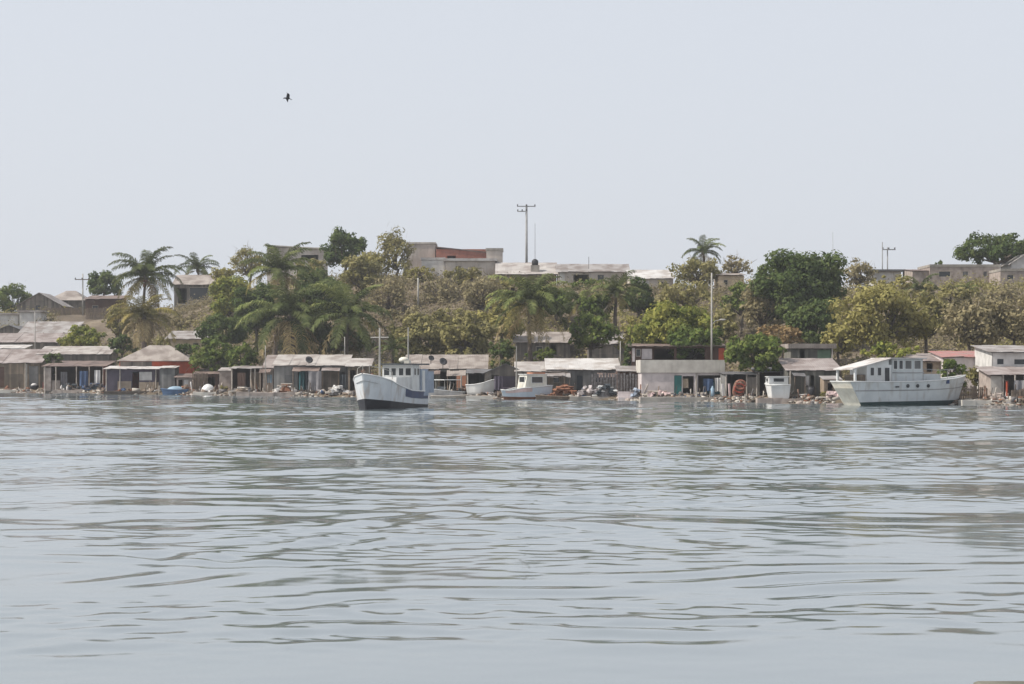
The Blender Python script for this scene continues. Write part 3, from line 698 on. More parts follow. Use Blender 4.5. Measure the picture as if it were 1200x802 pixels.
def tree(label, px, py, rx, ry, d, leaf, seed, dens=1.0, size=.24, twigs=0, name='tree', cat='tree', clumps=None, group=None, flat=0.0, bark='bark', stems=1, gap=1.0):
    """rx, ry are the crown's half-width and half-height in photo pixels at this distance"""
    rg = np.random.default_rng(seed); rd = random.Random(seed)
    Y = float(D(px)) + d; sc = Y / F; X = wx(px, Y); zc = wz(py, Y)
    a = rx * sc; c = ry * sc; bdep = a * .85
    gz = tz(X, Y)
    root = thing(name, label, cat, (X, Y, gz), 0, group)
    zc -= gz; zbot = zc - c
    # clump centres: an uneven dome
    K = clumps or int(22 + 6.0 * a * c ** .5)
    U = rg.normal(size=(K * 3, 3)); U /= np.linalg.norm(U, axis=1, keepdims=True)
    U = U[(U[:, 2] > -.85)][:K]; K = len(U)
    rr = rg.uniform(.35, 1.0, (K, 1)) ** .6 * rg.uniform(.76, 1.12, (K, 1))
    ctr = U * rr * np.array([a, bdep, c]) * .88
    if flat: ctr[:, 2] = np.where(ctr[:, 2] < 0, ctr[:, 2] * (1 - flat), ctr[:, 2])
    ctr[:, 2] += zc
    if name == 'bush' and zbot > .3:       # bushes keep their leaves right down to the ground
        e = rg.integers(0, K, K // 2); sk = ctr[e] * np.array([.9, .9, 1]); sk[:, 2] = rg.uniform(.2, 1, len(sk)) * np.maximum(zbot + .3 * c, .5)
        ctr = np.concatenate([ctr, sk]); K = len(ctr)
    ctr[:, 2] = np.maximum(ctr[:, 2], .25)
    rcl = rg.uniform(.17, .38, K) * (min(a, c) * .55 + (a * c) ** .5 * .45) * .95
    allV = []; allQ = []; off = 0
    npc = np.maximum((dens * 105 * rcl ** 2 / (size / .24) ** 2 * gap).astype(int), 10)
    for k in range(K):
        n = int(npc[k])
        u = rg.normal(size=(n, 3)); u /= np.linalg.norm(u, axis=1, keepdims=True)
        rad = rg.uniform(.25, 1.0, (n, 1)) ** .5 * rg.uniform(.8, 1.15, (n, 1))
        P = ctr[k] + u * rad * rcl[k] * np.array([1.1, 1.1, .82])
        Nn = u * 1.2 + rg.normal(size=(n, 3)) * .42 + np.array([0, 0, .35])
        P[:, 2] = np.maximum(P[:, 2], .05)
        V, Q = leaf_quads(P, Nn, size, rg)
        allV.append(V); allQ.append(Q + off); off += len(V)
    np_mesh('crown', np.concatenate(allV), np.concatenate(allQ), leaf, root)
    # trunk, limbs and twigs
    tr = MB()
    fork = max(zbot + .35 * c, .35) if zc > .8 else .2
    r0 = min(.10 + .045 * a, .38)
    for s in range(stems):
        ox, oy = (rd.uniform(-.25, .25) * a, rd.uniform(-.2, .2) * a) if stems > 1 else (0, 0)
        top = (ox * 1.5 + rd.uniform(-.15, .15) * a, oy * 1.5, fork)
        tr.tube([(ox, oy, -.5), ((ox + top[0]) / 2 + rd.uniform(-.1, .1), oy, fork * .5), top], [r0, r0 * .8, r0 * .65], 8)
    order = rg.permutation(K)[:min(K, 9 + (12 if twigs else 0))]
    for k in order:
        p = ctr[k]; m = (p + np.array([0, 0, fork])) / 2 + rg.normal(0, .12 * a, 3) * np.array([1, 1, .4])
        m[2] = max(m[2], .2)
        tr.tube([(0, 0, fork - .1), tuple(m), tuple(p)], [r0 * .5, r0 * .28, .03], 5)
    tr.build('trunk', bark, root, smooth=True)
    if twigs:
        n = int(twigs * a * c * 16)
        k = rg.integers(0, K, n)
        st = ctr[k] + rg.normal(size=(n, 3)) * rcl[k][:, None] * .55
        out = st - np.array([0, 0, fork]); out /= np.maximum(np.linalg.norm(out, axis=1, keepdims=True), .1)
        dr = out * .7 + rg.normal(size=(n, 3)) * .5 + np.array([0, 0, .35]); dr /= np.linalg.norm(dr, axis=1, keepdims=True)
        ln = rg.uniform(.35, 1.15, (n, 1)); en = st + dr * ln
        wv = np.cross(dr, rg.normal(size=(n, 3))); wv /= np.maximum(np.linalg.norm(wv, axis=1, keepdims=True), 1e-6); wv *= rg.uniform(.014, .034, (n, 1))
        V = np.stack([st - wv, st + wv, en + wv * .35, en - wv * .35], 1).reshape(-1, 3)
        V[:, 2] = np.maximum(V[:, 2], .02)
        np_mesh('twigs', V, np.arange(4 * n).reshape(n, 4), 'twig', root)['kind'] = 'stuff'
    return root

def build_trees():
    T = tree
    def B(*a, **k): return tree(*a, name='bush', cat='bush', **k)
    # ridge, left to right
    T('green tree standing above the left edge houses on the skyline', 14, 352, 27, 19, 90, 'leaf_mid', 101, twigs=.4)
    T('dark green tree behind the crown of the tall left palm', 124, 333, 24, 18, 96, 'leaf_dark', 102)
    T('brownish thin tree right of the small skyline palm', 291, 308, 24, 20, 92, 'leaf_olive', 103, dens=.4, twigs=1.2)
    T('tall dark green layered tree at the right end of the grey concrete building', 402, 291, 29, 27, 80, 'leaf_dark', 104)
    T('thin brownish yellow tree left of the concrete block on the skyline', 464, 297, 27, 29, 82, 'leaf_olive', 105, dens=.35, twigs=1.0)
    T('olive tree under the skyline palm right of centre', 816, 319, 36, 19, 84, 'leaf_olive', 106, dens=.7, twigs=.8)
    T('pale grey leafless thicket right of the beige house corner', 862, 312, 22, 14, 92, 'leaf_dry', 107, dens=.25, twigs=1.6)
    T('brown leafless tree behind the right shoulder of the big dark tree', 1005, 322, 27, 18, 84, 'leaf_dry', 108, dens=.5, twigs=1.6)
    T('flat topped dark green tree on the right skyline', 1170, 294, 60, 21, 100, 'leaf_dark', 109, flat=.4)
    T('little dark green tree top behind the long rough building', 1101, 311, 10, 6, 100, 'leaf_dark', 110, clumps=10)
    # slope
    B('bright green rounded bush behind the left waterfront roofs', 97, 396, 31, 18, 24, 'leaf_bright', 120, stems=3)
    T('olive tree filling the gap left of the palms', 138, 378, 17, 24, 40, 'leaf_olive', 121, dens=.8, twigs=.5)
    B('dark green bush at the foot of the left palms', 143, 405, 17, 16, 16, 'leaf_dark', 122)
    T('yellow green tree left of the tall central-left palms', 268, 350, 27, 30, 62, 'leaf_bright', 123)
    T('orange tinted thin tree right of the two storey house', 262, 325, 15, 18, 70, 'leaf_yellow', 124, dens=.7, twigs=.5)
    T('dark green tree at the foot of the yellow green tree', 262, 388, 34, 22, 34, 'leaf_dark', 125)
    B('spreading mixed green bush right of the red walled shack', 250, 417, 34, 20, 11, 'leaf_mid', 126, twigs=.5, stems=3)
    B('small dark green bush left of the spreading bush, behind the red wall', 215, 412, 16, 11, 15, 'leaf_dark', 127)
    B('green bush right of the spreading bush, above the dark open shed', 283, 417, 22, 17, 10, 'leaf_mid', 128)
    T('dark green tree behind the drooping palm', 300, 365, 33, 32, 44, 'leaf_dark', 129)
    T('dense dark green tree between the two broad palms', 376, 352, 38, 40, 44, 'leaf_dark', 130)
    T('dark tree low behind the broad dark palm', 395, 398, 45, 22, 24, 'leaf_dark', 131)
    T('olive yellow tree above the broad dark palm', 425, 322, 27, 24, 70, 'leaf_olive', 132, twigs=.5)
    T('grey leafless tree on the slope left of the pale pole', 455, 345, 26, 27, 60, 'leaf_dry', 133, dens=.35, twigs=1.5)
    T('grey brown leafless tree right of the pale pole', 515, 342, 30, 22, 66, 'leaf_dry', 134, dens=.4, twigs=1.6)
    B('yellowish bush under the windows of the red brick building', 547, 322, 24, 9, 80, 'leaf_olive', 180, twigs=.6)
    B('olive bush before the square concrete block on the skyline', 490, 322, 24, 11, 78, 'leaf_yellow', 181, dens=.8, twigs=.6)
    T('pale yellow olive tree between the dark layered tree and the thin yellow tree', 438, 312, 20, 20, 78, 'leaf_yellow', 182, dens=.6, twigs=.9)
    T('olive tree below the long grey concrete building, right of the tall palm', 365, 318, 22, 18, 72, 'leaf_olive', 183, dens=.8, twigs=.5)
    B('yellow olive bush in front of the house under the pylon', 600, 336, 24, 11, 74, 'leaf_yellow', 184, dens=.9, twigs=.4)
    B('green bush in front of the dark grey house right of the pylon', 690, 335, 28, 9, 78, 'leaf_mid', 185)
    T('brown twiggy tree on the slope below the white roof slab', 565, 345, 30, 24, 64, 'leaf_dry', 135, dens=.5, twigs=1.4)
    T('olive tree hugging the slope under the red brick building', 535, 325, 22, 13, 72, 'leaf_olive', 136, dens=.8, twigs=.8)
    B('large olive bush directly behind the mast and right of the little palm', 492, 392, 42, 25, 26, 'leaf_olive', 137, dens=1.2, twigs=.6, stems=3)
    B('olive yellow bush between the large olive bush and the central palm', 548, 392, 42, 25, 27, 'leaf_olive', 138, dens=1.2, twigs=.5, stems=3)
    B('dry brown bush above the large olive bush', 478, 372, 26, 15, 40, 'leaf_dry', 139, twigs=.9, stems=2)
    B('dry olive bush upslope of the olive yellow bush', 530, 372, 32, 13, 44, 'leaf_olive', 140, twigs=.8, stems=2)
    T('yellow green tree left of the central palm', 588, 374, 28, 30, 40, 'leaf_yellow', 141)
    B('small dark bush beside the tan roof, left of the central palm', 588, 411, 19, 13, 13, 'leaf_dark', 142)
    B('clipped green hedge bush under the central palm', 635, 415, 22, 8, 26, 'leaf_mid', 143, stems=3)
    T('green tree between the central palm and the house under the pylon', 652, 352, 27, 24, 58, 'leaf_mid', 144)
    T('medium green tree right of the smaller middle palm', 700, 362, 26, 22, 46, 'leaf_mid', 145)
    T('pale leaved open tree with a visible trunk above the whitest roof', 695, 390, 33, 27, 23, 'leaf_mid', 146, dens=.75, twigs=.3, size=.3)
    T('dark green tree under the shining white roof', 748, 350, 24, 26, 58, 'leaf_dark', 147)
    T('slim dark upright tree beside the right end of the whitest roof', 737, 418, 9, 20, 12, 'leaf_dark', 148, clumps=26)
    T('dry yellow brown tree left of the big mango tree', 742, 392, 20, 26, 26, 'leaf_yellow', 149, dens=.8, twigs=.9)
    T('big mango tree with bright yellow green top above the half finished brick house', 788, 384, 54, 40, 22, 'leaf_bright', 150, dens=1.1)
    T('darker green lower right flank of the mango tree crown', 812, 401, 38, 25, 18, 'leaf_mid', 151)  # darker lower right part of the mango crown, built as its own tree
    T('olive tree upslope of the mango tree', 802, 345, 42, 18, 56, 'leaf_olive', 152, dens=.7, twigs=.8)
    T('round green tree beside the white pole lamp', 868, 352, 22, 26, 55, 'leaf_mid', 153)
    T('brown grey dry tree left of the big dark tree', 893, 358, 27, 36, 46, 'leaf_dry', 154, dens=.55, twigs=1.3)
    T('dusty olive tree behind the white pole lamp', 848, 378, 20, 26, 34, 'leaf_olive', 155, twigs=.8)
    T('largest dark green tree rising to the skyline right of centre', 939, 340, 55, 50, 48, 'leaf_dark', 156, dens=1.15)
    T('dark lower companion of the largest dark green tree', 955, 380, 33, 32, 40, 'leaf_dark', 157)
    T('orange brown flat crowned tree behind the round shore tree', 914, 393, 37, 14, 22, 'leaf_orange', 158, dens=1.1)
    T('round dark green tree overhanging the white cabin boat', 888, 412, 41, 28, 6.5, 'leaf_mid', 159, dens=1.4)
    T('large yellow olive tree behind the grey trawler', 1035, 372, 60, 43, 28, 'leaf_yellow', 160, dens=.75, twigs=1.0)
    T('brown dry tree merging into the right side of the large yellow olive tree', 1085, 370, 36, 38, 36, 'leaf_olive', 161, dens=.7, twigs=1.1)
    T('twiggy brown tree above the red roofed house', 1140, 378, 38, 36, 30, 'leaf_dry', 162, dens=.7, twigs=1.4)
    T('bare brown tree at the right edge of the slope', 1188, 374, 32, 36, 32, 'leaf_dry', 163, dens=.55, twigs=1.5)
    B('yellow green bush behind the wheelhouse of the trawler', 1043, 414, 38, 13, 14, 'leaf_bright', 164, stems=3)
    T('yellow green tree left of the trawler awning', 985, 398, 24, 24, 24, 'leaf_yellow', 165, dens=.9)
    B('green bush over the bow of the trawler', 1115, 433, 22, 14, 8, 'leaf_mid', 166)
    B('olive bush right of the bow bush, in front of the white house', 1144, 438, 15, 11, 7, 'leaf_olive', 167)
    T('yellowish treetop below the canopy on the right skyline', 1045, 334, 27, 13, 66, 'leaf_yellow', 168)
    T('olive tree below the long rough building', 1120, 348, 34, 13, 62, 'leaf_olive', 169, twigs=.7)
    T('grey twiggy tree under the right end of the long rough building', 1175, 346, 28, 13, 62, 'leaf_dry', 170, dens=.5, twigs=1.5)
    B('green plant growing between the leftmost shack and the open shelter', 61, 421, 14, 9, 4.5, 'leaf_dark', 171)
    B('small dark shrub at the water edge right of the curtained doorway', 965, 464, 6, 6, 1.2, 'leaf_olive', 172, clumps=12, size=.14)
    B('narrow olive shrub at the water edge right of the white covered dinghy', 262, 455.5, 5, 8, 1.6, 'leaf_olive', 173, clumps=14, size=.16)
    T('dark tree closing the gap below the beige house corner', 905, 322, 20, 20, 68, 'leaf_mid', 174)
    B('brown dry bush upslope of the cream walled house', 215, 378, 20, 9, 64, 'leaf_dry', 175, twigs=1.0)
    B('olive bush beside the cream walled house', 190, 402, 11, 12, 34, 'leaf_olive', 176)
build_trees()

def build_scrub():
    rg = np.random.default_rng(77)
    n = 15000
    P = rg.uniform(-20, 1220, n); d = 16 + 116 * rg.uniform(0, 1, n) ** .85
    Y = D(P) + d; X = (P - 600) / F * Y
    keep = np.ones(n, bool)
    for (a, b, c, e) in FOOT: keep &= ~((X > a) & (X < b) & (Y > c) & (Y < e))
    # a trodden pale clearing by the left fence stays bare
    keep &= ~((P > 66) & (P < 140) & (d > 52) & (d < 80))
    X, Y = X[keep], Y[keep]; n = len(X); Z = terrain(X, Y)
    hgt = rg.uniform(.3, 1.7, n) ** 1.0
    k = 22
    base = np.repeat(np.stack([X, Y, Z], 1), k, 0); hh = np.repeat(hgt, k)
    u = rg.normal(size=(n * k, 3)); u[:, 2] = np.abs(u[:, 2])
    off = u * np.array([.42, .42, .45]) * hh[:, None]
    V, Q = leaf_quads(base + off, u + rg.normal(size=u.shape) * .5 + np.array([0, 0, .3]), .17, rg)
    h = len(Q) // 2
    o = np_mesh('scrub', V, Q, 'scrub_dry'); o['kind'] = 'stuff'
    o['label'] = 'dry brown scrub covering the hillside'
    m = M['leaf_olive']; o.data.materials.append(m)
    idx = np.repeat((np.sin(X * .13) + np.cos(Y * .17) + rg.normal(0, .6, n) > .55).astype(np.int32), k)
    o.data.polygons.foreach_set("material_index", idx)
build_scrub()
# ------------------------------------------------------------------ boats
def interp(tbl, s):
    xs = [p[0] for p in tbl]
    return [float(np.interp(s, xs, [p[i] for p in tbl])) for i in range(1, len(tbl[0]))]

def hull_parts(root, L, tbl, mats, rake=.6, stern_rake=0.0, stripe=None, n=22, gun='hull_white', deck='deck_grey', deck_drop=.45, rub=None, name_low='boot_stripe'):
    """tbl rows: s (0 stern .. 1 bow), half-beam at sheer, half-beam at waterline, sheer z, stripe top z"""
    secs = []
    for i in range(n + 1):
        s = i / n; bs, bw, zs, zt = interp(tbl, s)
        def X(z): return L * s + rake * (s ** 3) * z / 1.5 - stern_rake * ((1 - s) ** 4) * z
        ft = zt / zs; f = ft ** .8
        bt = bw + (bs - bw) * f
        m1 = zt + (zs - zt) * .5; bm = bw + (bs - bw) * (m1 / zs) ** .9
        secs.append([(X(-.5), bw * .55, -.5), (X(0), bw, 0), (X(zt), bt, zt), (X(m1), bm, m1), (X(zs), bs, zs)])
    def strip(rows, name, mt):
        mb = MB()
        for sgn in (1, -1):
            vs = [(p[0], sgn * p[1], p[2]) for sec in secs for p in (sec[r] for r in rows)]
            k = len(rows); fs = []
            for i in range(n):
                for j in range(k - 1):
                    q = (i * k + j, (i + 1) * k + j, (i + 1) * k + j + 1, i * k + j + 1)
                    fs.append(q if sgn < 0 else q[::-1])
            mb.add(vs, fs)
        a = [secs[0][r] for r in rows]      # transom
        vs = [(p[0], -p[1], p[2]) for p in a] + [(p[0], p[1], p[2]) for p in a]
        k = len(rows)
        mb.add(vs, [(j, j + 1, k + j + 1, k + j) for j in range(k - 1)])
        b = [secs[-1][r] for r in rows]
        vs = [(p[0], -p[1], p[2]) for p in b] + [(p[0], p[1], p[2]) for p in b]
        mb.add(vs, [(j, k + j, k + j + 1, j + 1) for j in range(k - 1)])
        return mb.build(name, mt, root, smooth=False)
    low = strip([0, 1, 2], name_low, mats[1]); up = strip([2, 3, 4], 'hull', mats[0])
    for o in (low, up):
        o.data.polygons.foreach_set("use_smooth", [len(p.vertices) == 4 for p in o.data.polygons])
        o.data.set_sharp_from_angle(angle=R(35))
    dk = MB()
    vs = []
    for sec in secs:
        p = sec[4]; q = sec[3]; z = p[2] - deck_drop; y = q[1] + (p[1] - q[1]) * .2
        vs += [(p[0], -y * .97, z), (p[0], y * .97, z)]
    dk.add(vs, [(2 * i, 2 * i + 2, 2 * i + 3, 2 * i + 1) for i in range(n)]); dk.build('deck', deck, root)
    g = MB()
    for sgn in (1, -1): g.tube([(s[4][0], sgn * s[4][1], s[4][2]) for s in secs], .055, 6)
    g.tube([(secs[0][4][0], -secs[0][4][1], secs[0][4][2]), (secs[0][4][0], secs[0][4][1], secs[0][4][2])], .055, 6)
    g.build('gunwale', gun, root, smooth=True)
    if rub:
        r = MB()
        for sgn in (1, -1): r.tube([(s[3][0], sgn * (s[3][1] + .01), s[3][2] + .1) for s in secs], .045, 5)
        r.build('rub_rail', rub, root, smooth=True)
    return secs

def band(root, secs, i0, i1, f0, f1, side, mt, name='painted_band', off=.025):
    """strip lying on the hull between stations i0..i1, fractions f0..f1 of the topside below the sheer"""
    vs = []; mb = MB()
    for i in range(i0, i1 + 1):
        a, b = np.array(secs[i][2]), np.array(secs[i][4]); m = np.array(secs[i][3])
        for f in (f0, f1):
            p = a + (m - a) * (f / .5) if f < .5 else m + (b - m) * ((f - .5) / .5)
            vs.append((p[0], side * (p[1] + off), p[2]))
    k = i1 - i0
    mb.add(vs, [(2 * i, 2 * i + 2, 2 * i + 3, 2 * i + 1) if side < 0 else (2 * i, 2 * i + 1, 2 * i + 3, 2 * i + 2) for i in range(k)])
    return mb.build(name, mt, root)

def cabin(root, x0, x1, hw, z0, z1, mt, name='cabin', rake=0.0):
    m = MB()
    vs = [(x0, -hw, z0), (x1 + rake, -hw, z0), (x1 + rake, hw, z0), (x0, hw, z0), (x0, -hw, z1), (x1, -hw, z1), (x1, hw, z1), (x0, hw, z1)]
    m.add(vs, [(0, 3, 2, 1), (4, 5, 6, 7), (0, 1, 5, 4), (1, 2, 6, 5), (2, 3, 7, 6), (3, 0, 4, 7)])
    return m.build(name, mt, root)

def win(parent, face, c, wdt, hgt, mt='dark_glass', frame='hull_white'):
    """a window set proud of a cabin face; face: 'x' front/back, 'y' side; c = centre"""
    f = MB(); t = .05; a, b = wdt / 2, hgt / 2
    s = 1 if c[3] > 0 else -1
    def bx(u0, u1, v0, v1, p0, p1):
        q0, q1 = sorted((p0 * s, p1 * s))
        if face == 'x': f.box(c[0] + q0, c[0] + q1, c[1] + u0, c[1] + u1, c[2] + v0, c[2] + v1)
        else: f.box(c[0] + u0, c[0] + u1, c[1] + q0, c[1] + q1, c[2] + v0, c[2] + v1)
    bx(-a - t, -a, -b - t, b + t, .004, .05); bx(a, a + t, -b - t, b + t, .004, .05); bx(-a, a, b, b + t, .004, .05); bx(-a, a, -b - t, -b, .004, .05)
    fo = f.build('window', frame, parent)
    f = MB(); bx(-a, a, -b, b, .004, .02); f.build('pane', mt, fo)

def build_fishing_boat():
    L = 12.4; dirx, diry = -.25, -.968
    Yb = 155.0; bow = (wx(429, Yb), Yb)
    t = thing('fishing_boat', 'white wooden fishing boat with a navy side band and two masts, afloat in open water', 'boat', (bow[0] - L * dirx, bow[1] - L * diry, 0), math.atan2(diry, dirx))
    tbl = [(0, 1.05, .95, 1.28, .20), (.25, 1.40, 1.27, 1.26, .27), (.5, 1.58, 1.44, 1.36, .38), (.72, 1.58, 1.38, 1.72, .52), (.86, 1.42, 1.12, 2.15, .64), (.94, .92, .60, 2.42, .72), (.98, .36, .22, 2.56, .78), (1.0, .06, .05, 2.62, .80)]
    secs = hull_parts(t, L, tbl, ('hull_work', 'boot_black'), rake=.45, gun='hull_white', deck_drop=.5, n=34)
    band(t, secs, 1, 21, .42, .95, 1, 'navy'); band(t, secs, 1, 21, .42, .95, -1, 'navy')
    # white coaming and fore trunk
    cabin(t, 4.82, 8.4, 1.05, 1.1, 2.35, 'hull_white', 'trunk_cabin', rake=.3)
    wh = cabin(t, 3.0, 4.8, 1.2, .9, 3.26, 'hull_white', 'wheelhouse', rake=.15)
    for y in (-.86, -.3, .3, .86): win(wh, 'x', (4.83, y, 2.74, 1), .36 if abs(y) < .5 else .42, .56)
    for x in (3.5, 4.3): win(wh, 'y', (x, 1.2, 2.75, 1), .45, .5); win(wh, 'y', (x, -1.2, 2.75, -1), .45, .5)
    MB().box(.9, 5.25, -1.36, 1.36, 3.27, 3.38).build('roof', 'roof_dark', t)
    MB().box(1.0, 2.99, -1.3, 1.3, .9, 2.95).build('aft_cabin', 'tarp_bluegrey', t)
    MB().box(2.0, 2.7, 1.305, 1.33, 1.2, 2.85).build('side_door', 'hull_white', t)
    m = MB(); m.box(-.6, .98, 1.22, 1.26, 1.1, 2.8); m.box(-.6, .98, -1.26, -1.22, 1.1, 2.8); m.box(-.64, -.6, -1.26, 1.26, 1.1, 2.8); m.build('aft_screen', 'tarp_bluegrey', t)
    MB().box(-.75, .99, -1.36, 1.36, 2.82, 2.88).build('awning', 'roof_dark', t)
    m = MB(); m.tube([(9.2, 0, 1.4), (9.2, 0, 6.0)], [.09, .06]); ms = m.build('mast', 'pole_white', t)
    MB().tube([(9.2, -.7, 5.3), (9.2, .7, 5.3)], .04).build('crosstree', 'pole_white', ms)
    MB().tube([(2.1, 0, 3.38), (2.1, 0, 6.2)], [.07, .04]).build('mast', 'pole_white', t)
    MB().ellip((2.9, -.1, 3.64), (.3, .42, .25), 12, 8).build('life_raft', 'hull_cream', t, smooth=True)
    MB().rbox((3.9, .5, 3.5), (.5, .4, .22)).build('roof_box', 'hull_cream', t)
    m = MB()
    for s in (1, -1):
        pts = [(10.4, s * 1.36, 2.2), (11.5, s * .95, 2.45), (12.4, s * .25, 2.66)]
        for p in pts: m.tube([p, (p[0], p[1], p[2] + .55)], .024, 5)
        m.tube([(p[0], p[1], p[2] + .55) for p in pts], .024, 5)
    m.build('bow_rail', 'pole_white', t)
    m = MB(); m.tube([(11.0, -.6, 2.1), (10.6, -.1, 2.5), (10.3, -.6, 2.3), (10.5, -.9, 2.85)], .15, 6); m.build('deck_gear', 'rust', t)
    MB().rbox((12.8, 0, 2.78), (.5, .14, .14)).build('bowsprit', 'timber', t)

def build_trawler():
    L = 10.3; dx, dy = .906, .423
    Y0 = 173.2; st = (wx(1010, 172) - .42 * 1.3, Y0)
    t = thing('trawler', 'large pale grey wooden trawler with a lit cream transom lying broadside at the right', 'boat', (st[0], st[1], 0), math.atan2(dy, dx))
    tbl = [(0, 1.45, 1.2, 1.95, .26), (.2, 1.6, 1.42, 1.92, .31), (.5, 1.66, 1.45, 1.94, .34), (.7, 1.55, 1.15, 2.03, .36), (.86, 1.12, .62, 2.17, .37), (.95, .60, .22, 2.31, .38), (1.0, .07, .04, 2.44, .39)]
    secs = hull_parts(t, L, tbl, ('hull_palegrey', 'boot_green'), rake=.55, stern_rake=.62, gun='hull_white', deck_drop=.55, rub='pole_grey', n=28)
    # transom facing, a little proud of the planking, sunlit brightness put into its cream
    a = secs[0]; vs = [(p[0] - .02, s * p[1] * .985, p[2]) for p in a[1:] for s in (-1, 1)]
    MB().add(vs, [(0, 1, 3, 2), (2, 3, 5, 4), (4, 5, 7, 6)]).build('transom', 'hull_cream', t)
    hs = cabin(t, .55, 2.95, 1.2, 1.3, 3.3, 'hull_white', 'deckhouse')
    for x in (1.05, 1.75): win(hs, 'y', (x, -1.2, 2.75, -1), .34, .62); win(hs, 'y', (x, 1.2, 2.75, 1), .34, .62)
    d = MB(); d.box(2.3, 2.72, -1.24, -1.203, 1.75, 3.05); d.build('door', 'dark_glass', hs)
    # sloping awning from the stern up to the wheelhouse
    m = MB(); vs = [(-.95, -1.4, 2.98), (2.7, -1.4, 3.82), (2.7, 1.4, 3.82), (-.95, 1.4, 2.98)]
    slab(m, vs, .09); m.build('awning', 'roof_white', t)
    for y in (-1.25, 1.25):
        MB().tube([(-.62, y, 1.5), (-.62, y, 3.02)], .12, 8).build('awning_post', 'hull_white', t)
    MB().box(-.1, .54, -1.0, 1.0, 1.4, 2.5).build('deck_locker', 'wall_brown', t)
    m = MB(); m.add([(.8, -1.19, 3.302), (2.69, -1.19, 3.302), (2.69, -1.19, 3.72), (.8, 1.19, 3.302), (2.69, 1.19, 3.302), (2.69, 1.19, 3.72)], [(0, 1, 2), (5, 4, 3), (1, 4, 5, 2), (0, 2, 5, 3), (0, 3, 4, 1)]); m.build('deckhouse_gable', 'hull_white', t)
    wh = cabin(t, 2.97, 6.0, 1.25, 1.3, 3.78, 'hull_palegrey', 'wheelhouse')
    for x in (3.28, 3.82): win(wh, 'y', (x, -1.25, 3.3, -1), .34, .68)
    for x in (4.55, 5.45): win(wh, 'y', (x, -1.25, 3.3, -1), .62, .66, 'wall_bluegrey')
    for y in (-.7, 0, .7): win(wh, 'x', (6.0, y, 3.3, 1), .5, .6)
    MB().box(2.72, 6.3, -1.42, 1.42, 3.785, 3.88).build('roof', 'roof_white', t)
    MB().box(3.0, 6.1, -1.30, -1.255, 2.62, 2.70).build('handrail', 'pole_grey', wh)
    cabin(t, 6.02, 7.8, 1.1, 1.3, 2.55, 'hull_palegrey', 'trunk_cabin', rake=.3)
    m = MB(); m.tube([(6.1, -1.15, 2.95), (7.9, -1.0, 2.85), (9.6, -.55, 2.95)], .025, 5)
    for p in ((6.1, -1.15, 2.95), (7.0, -1.08, 2.9), (7.9, -1.0, 2.85), (8.8, -.78, 2.9)): m.tube([p, (p[0], p[1], 1.9)], .02, 5)
    m.build('railing', 'pole_grey', t)
    for x in (4.25, 5.2, 6.3):
        i = int(x / L * 28); s3 = secs[i]; yy = s3[4][1] - (s3[4][1] - s3[3][1]) * .45
        m = MB(); n = 12
        vs = [(x + .15 * math.cos(2 * math.pi * k / n), -yy - .012, 1.58 + .15 * math.sin(2 * math.pi * k / n)) for k in range(n)] + [(x + .15 * math.cos(2 * math.pi * k / n), -yy - .06, 1.58 + .15 * math.sin(2 * math.pi * k / n)) for k in range(n)]
        m.add(vs, [tuple(range(n)), tuple(range(2 * n - 1, n - 1, -1))] + [(k, n + k, n + (k + 1) % n, (k + 1) % n) for k in range(n)]); m.build('porthole', 'dark_glass', t)
    m = MB(); m.box(3.0, 3.35, -1.72, -1.655, 1.45, 1.57); m.build('exhaust_plate', 'dark_metal', t)
    m = MB(); i = int(8.5 / L * 28); yy = secs[i][4][1]; m.box(8.3, 8.6, -yy - .12, -yy - .07, 1.75, 2.05); m.build('draught_mark', 'navy', t)

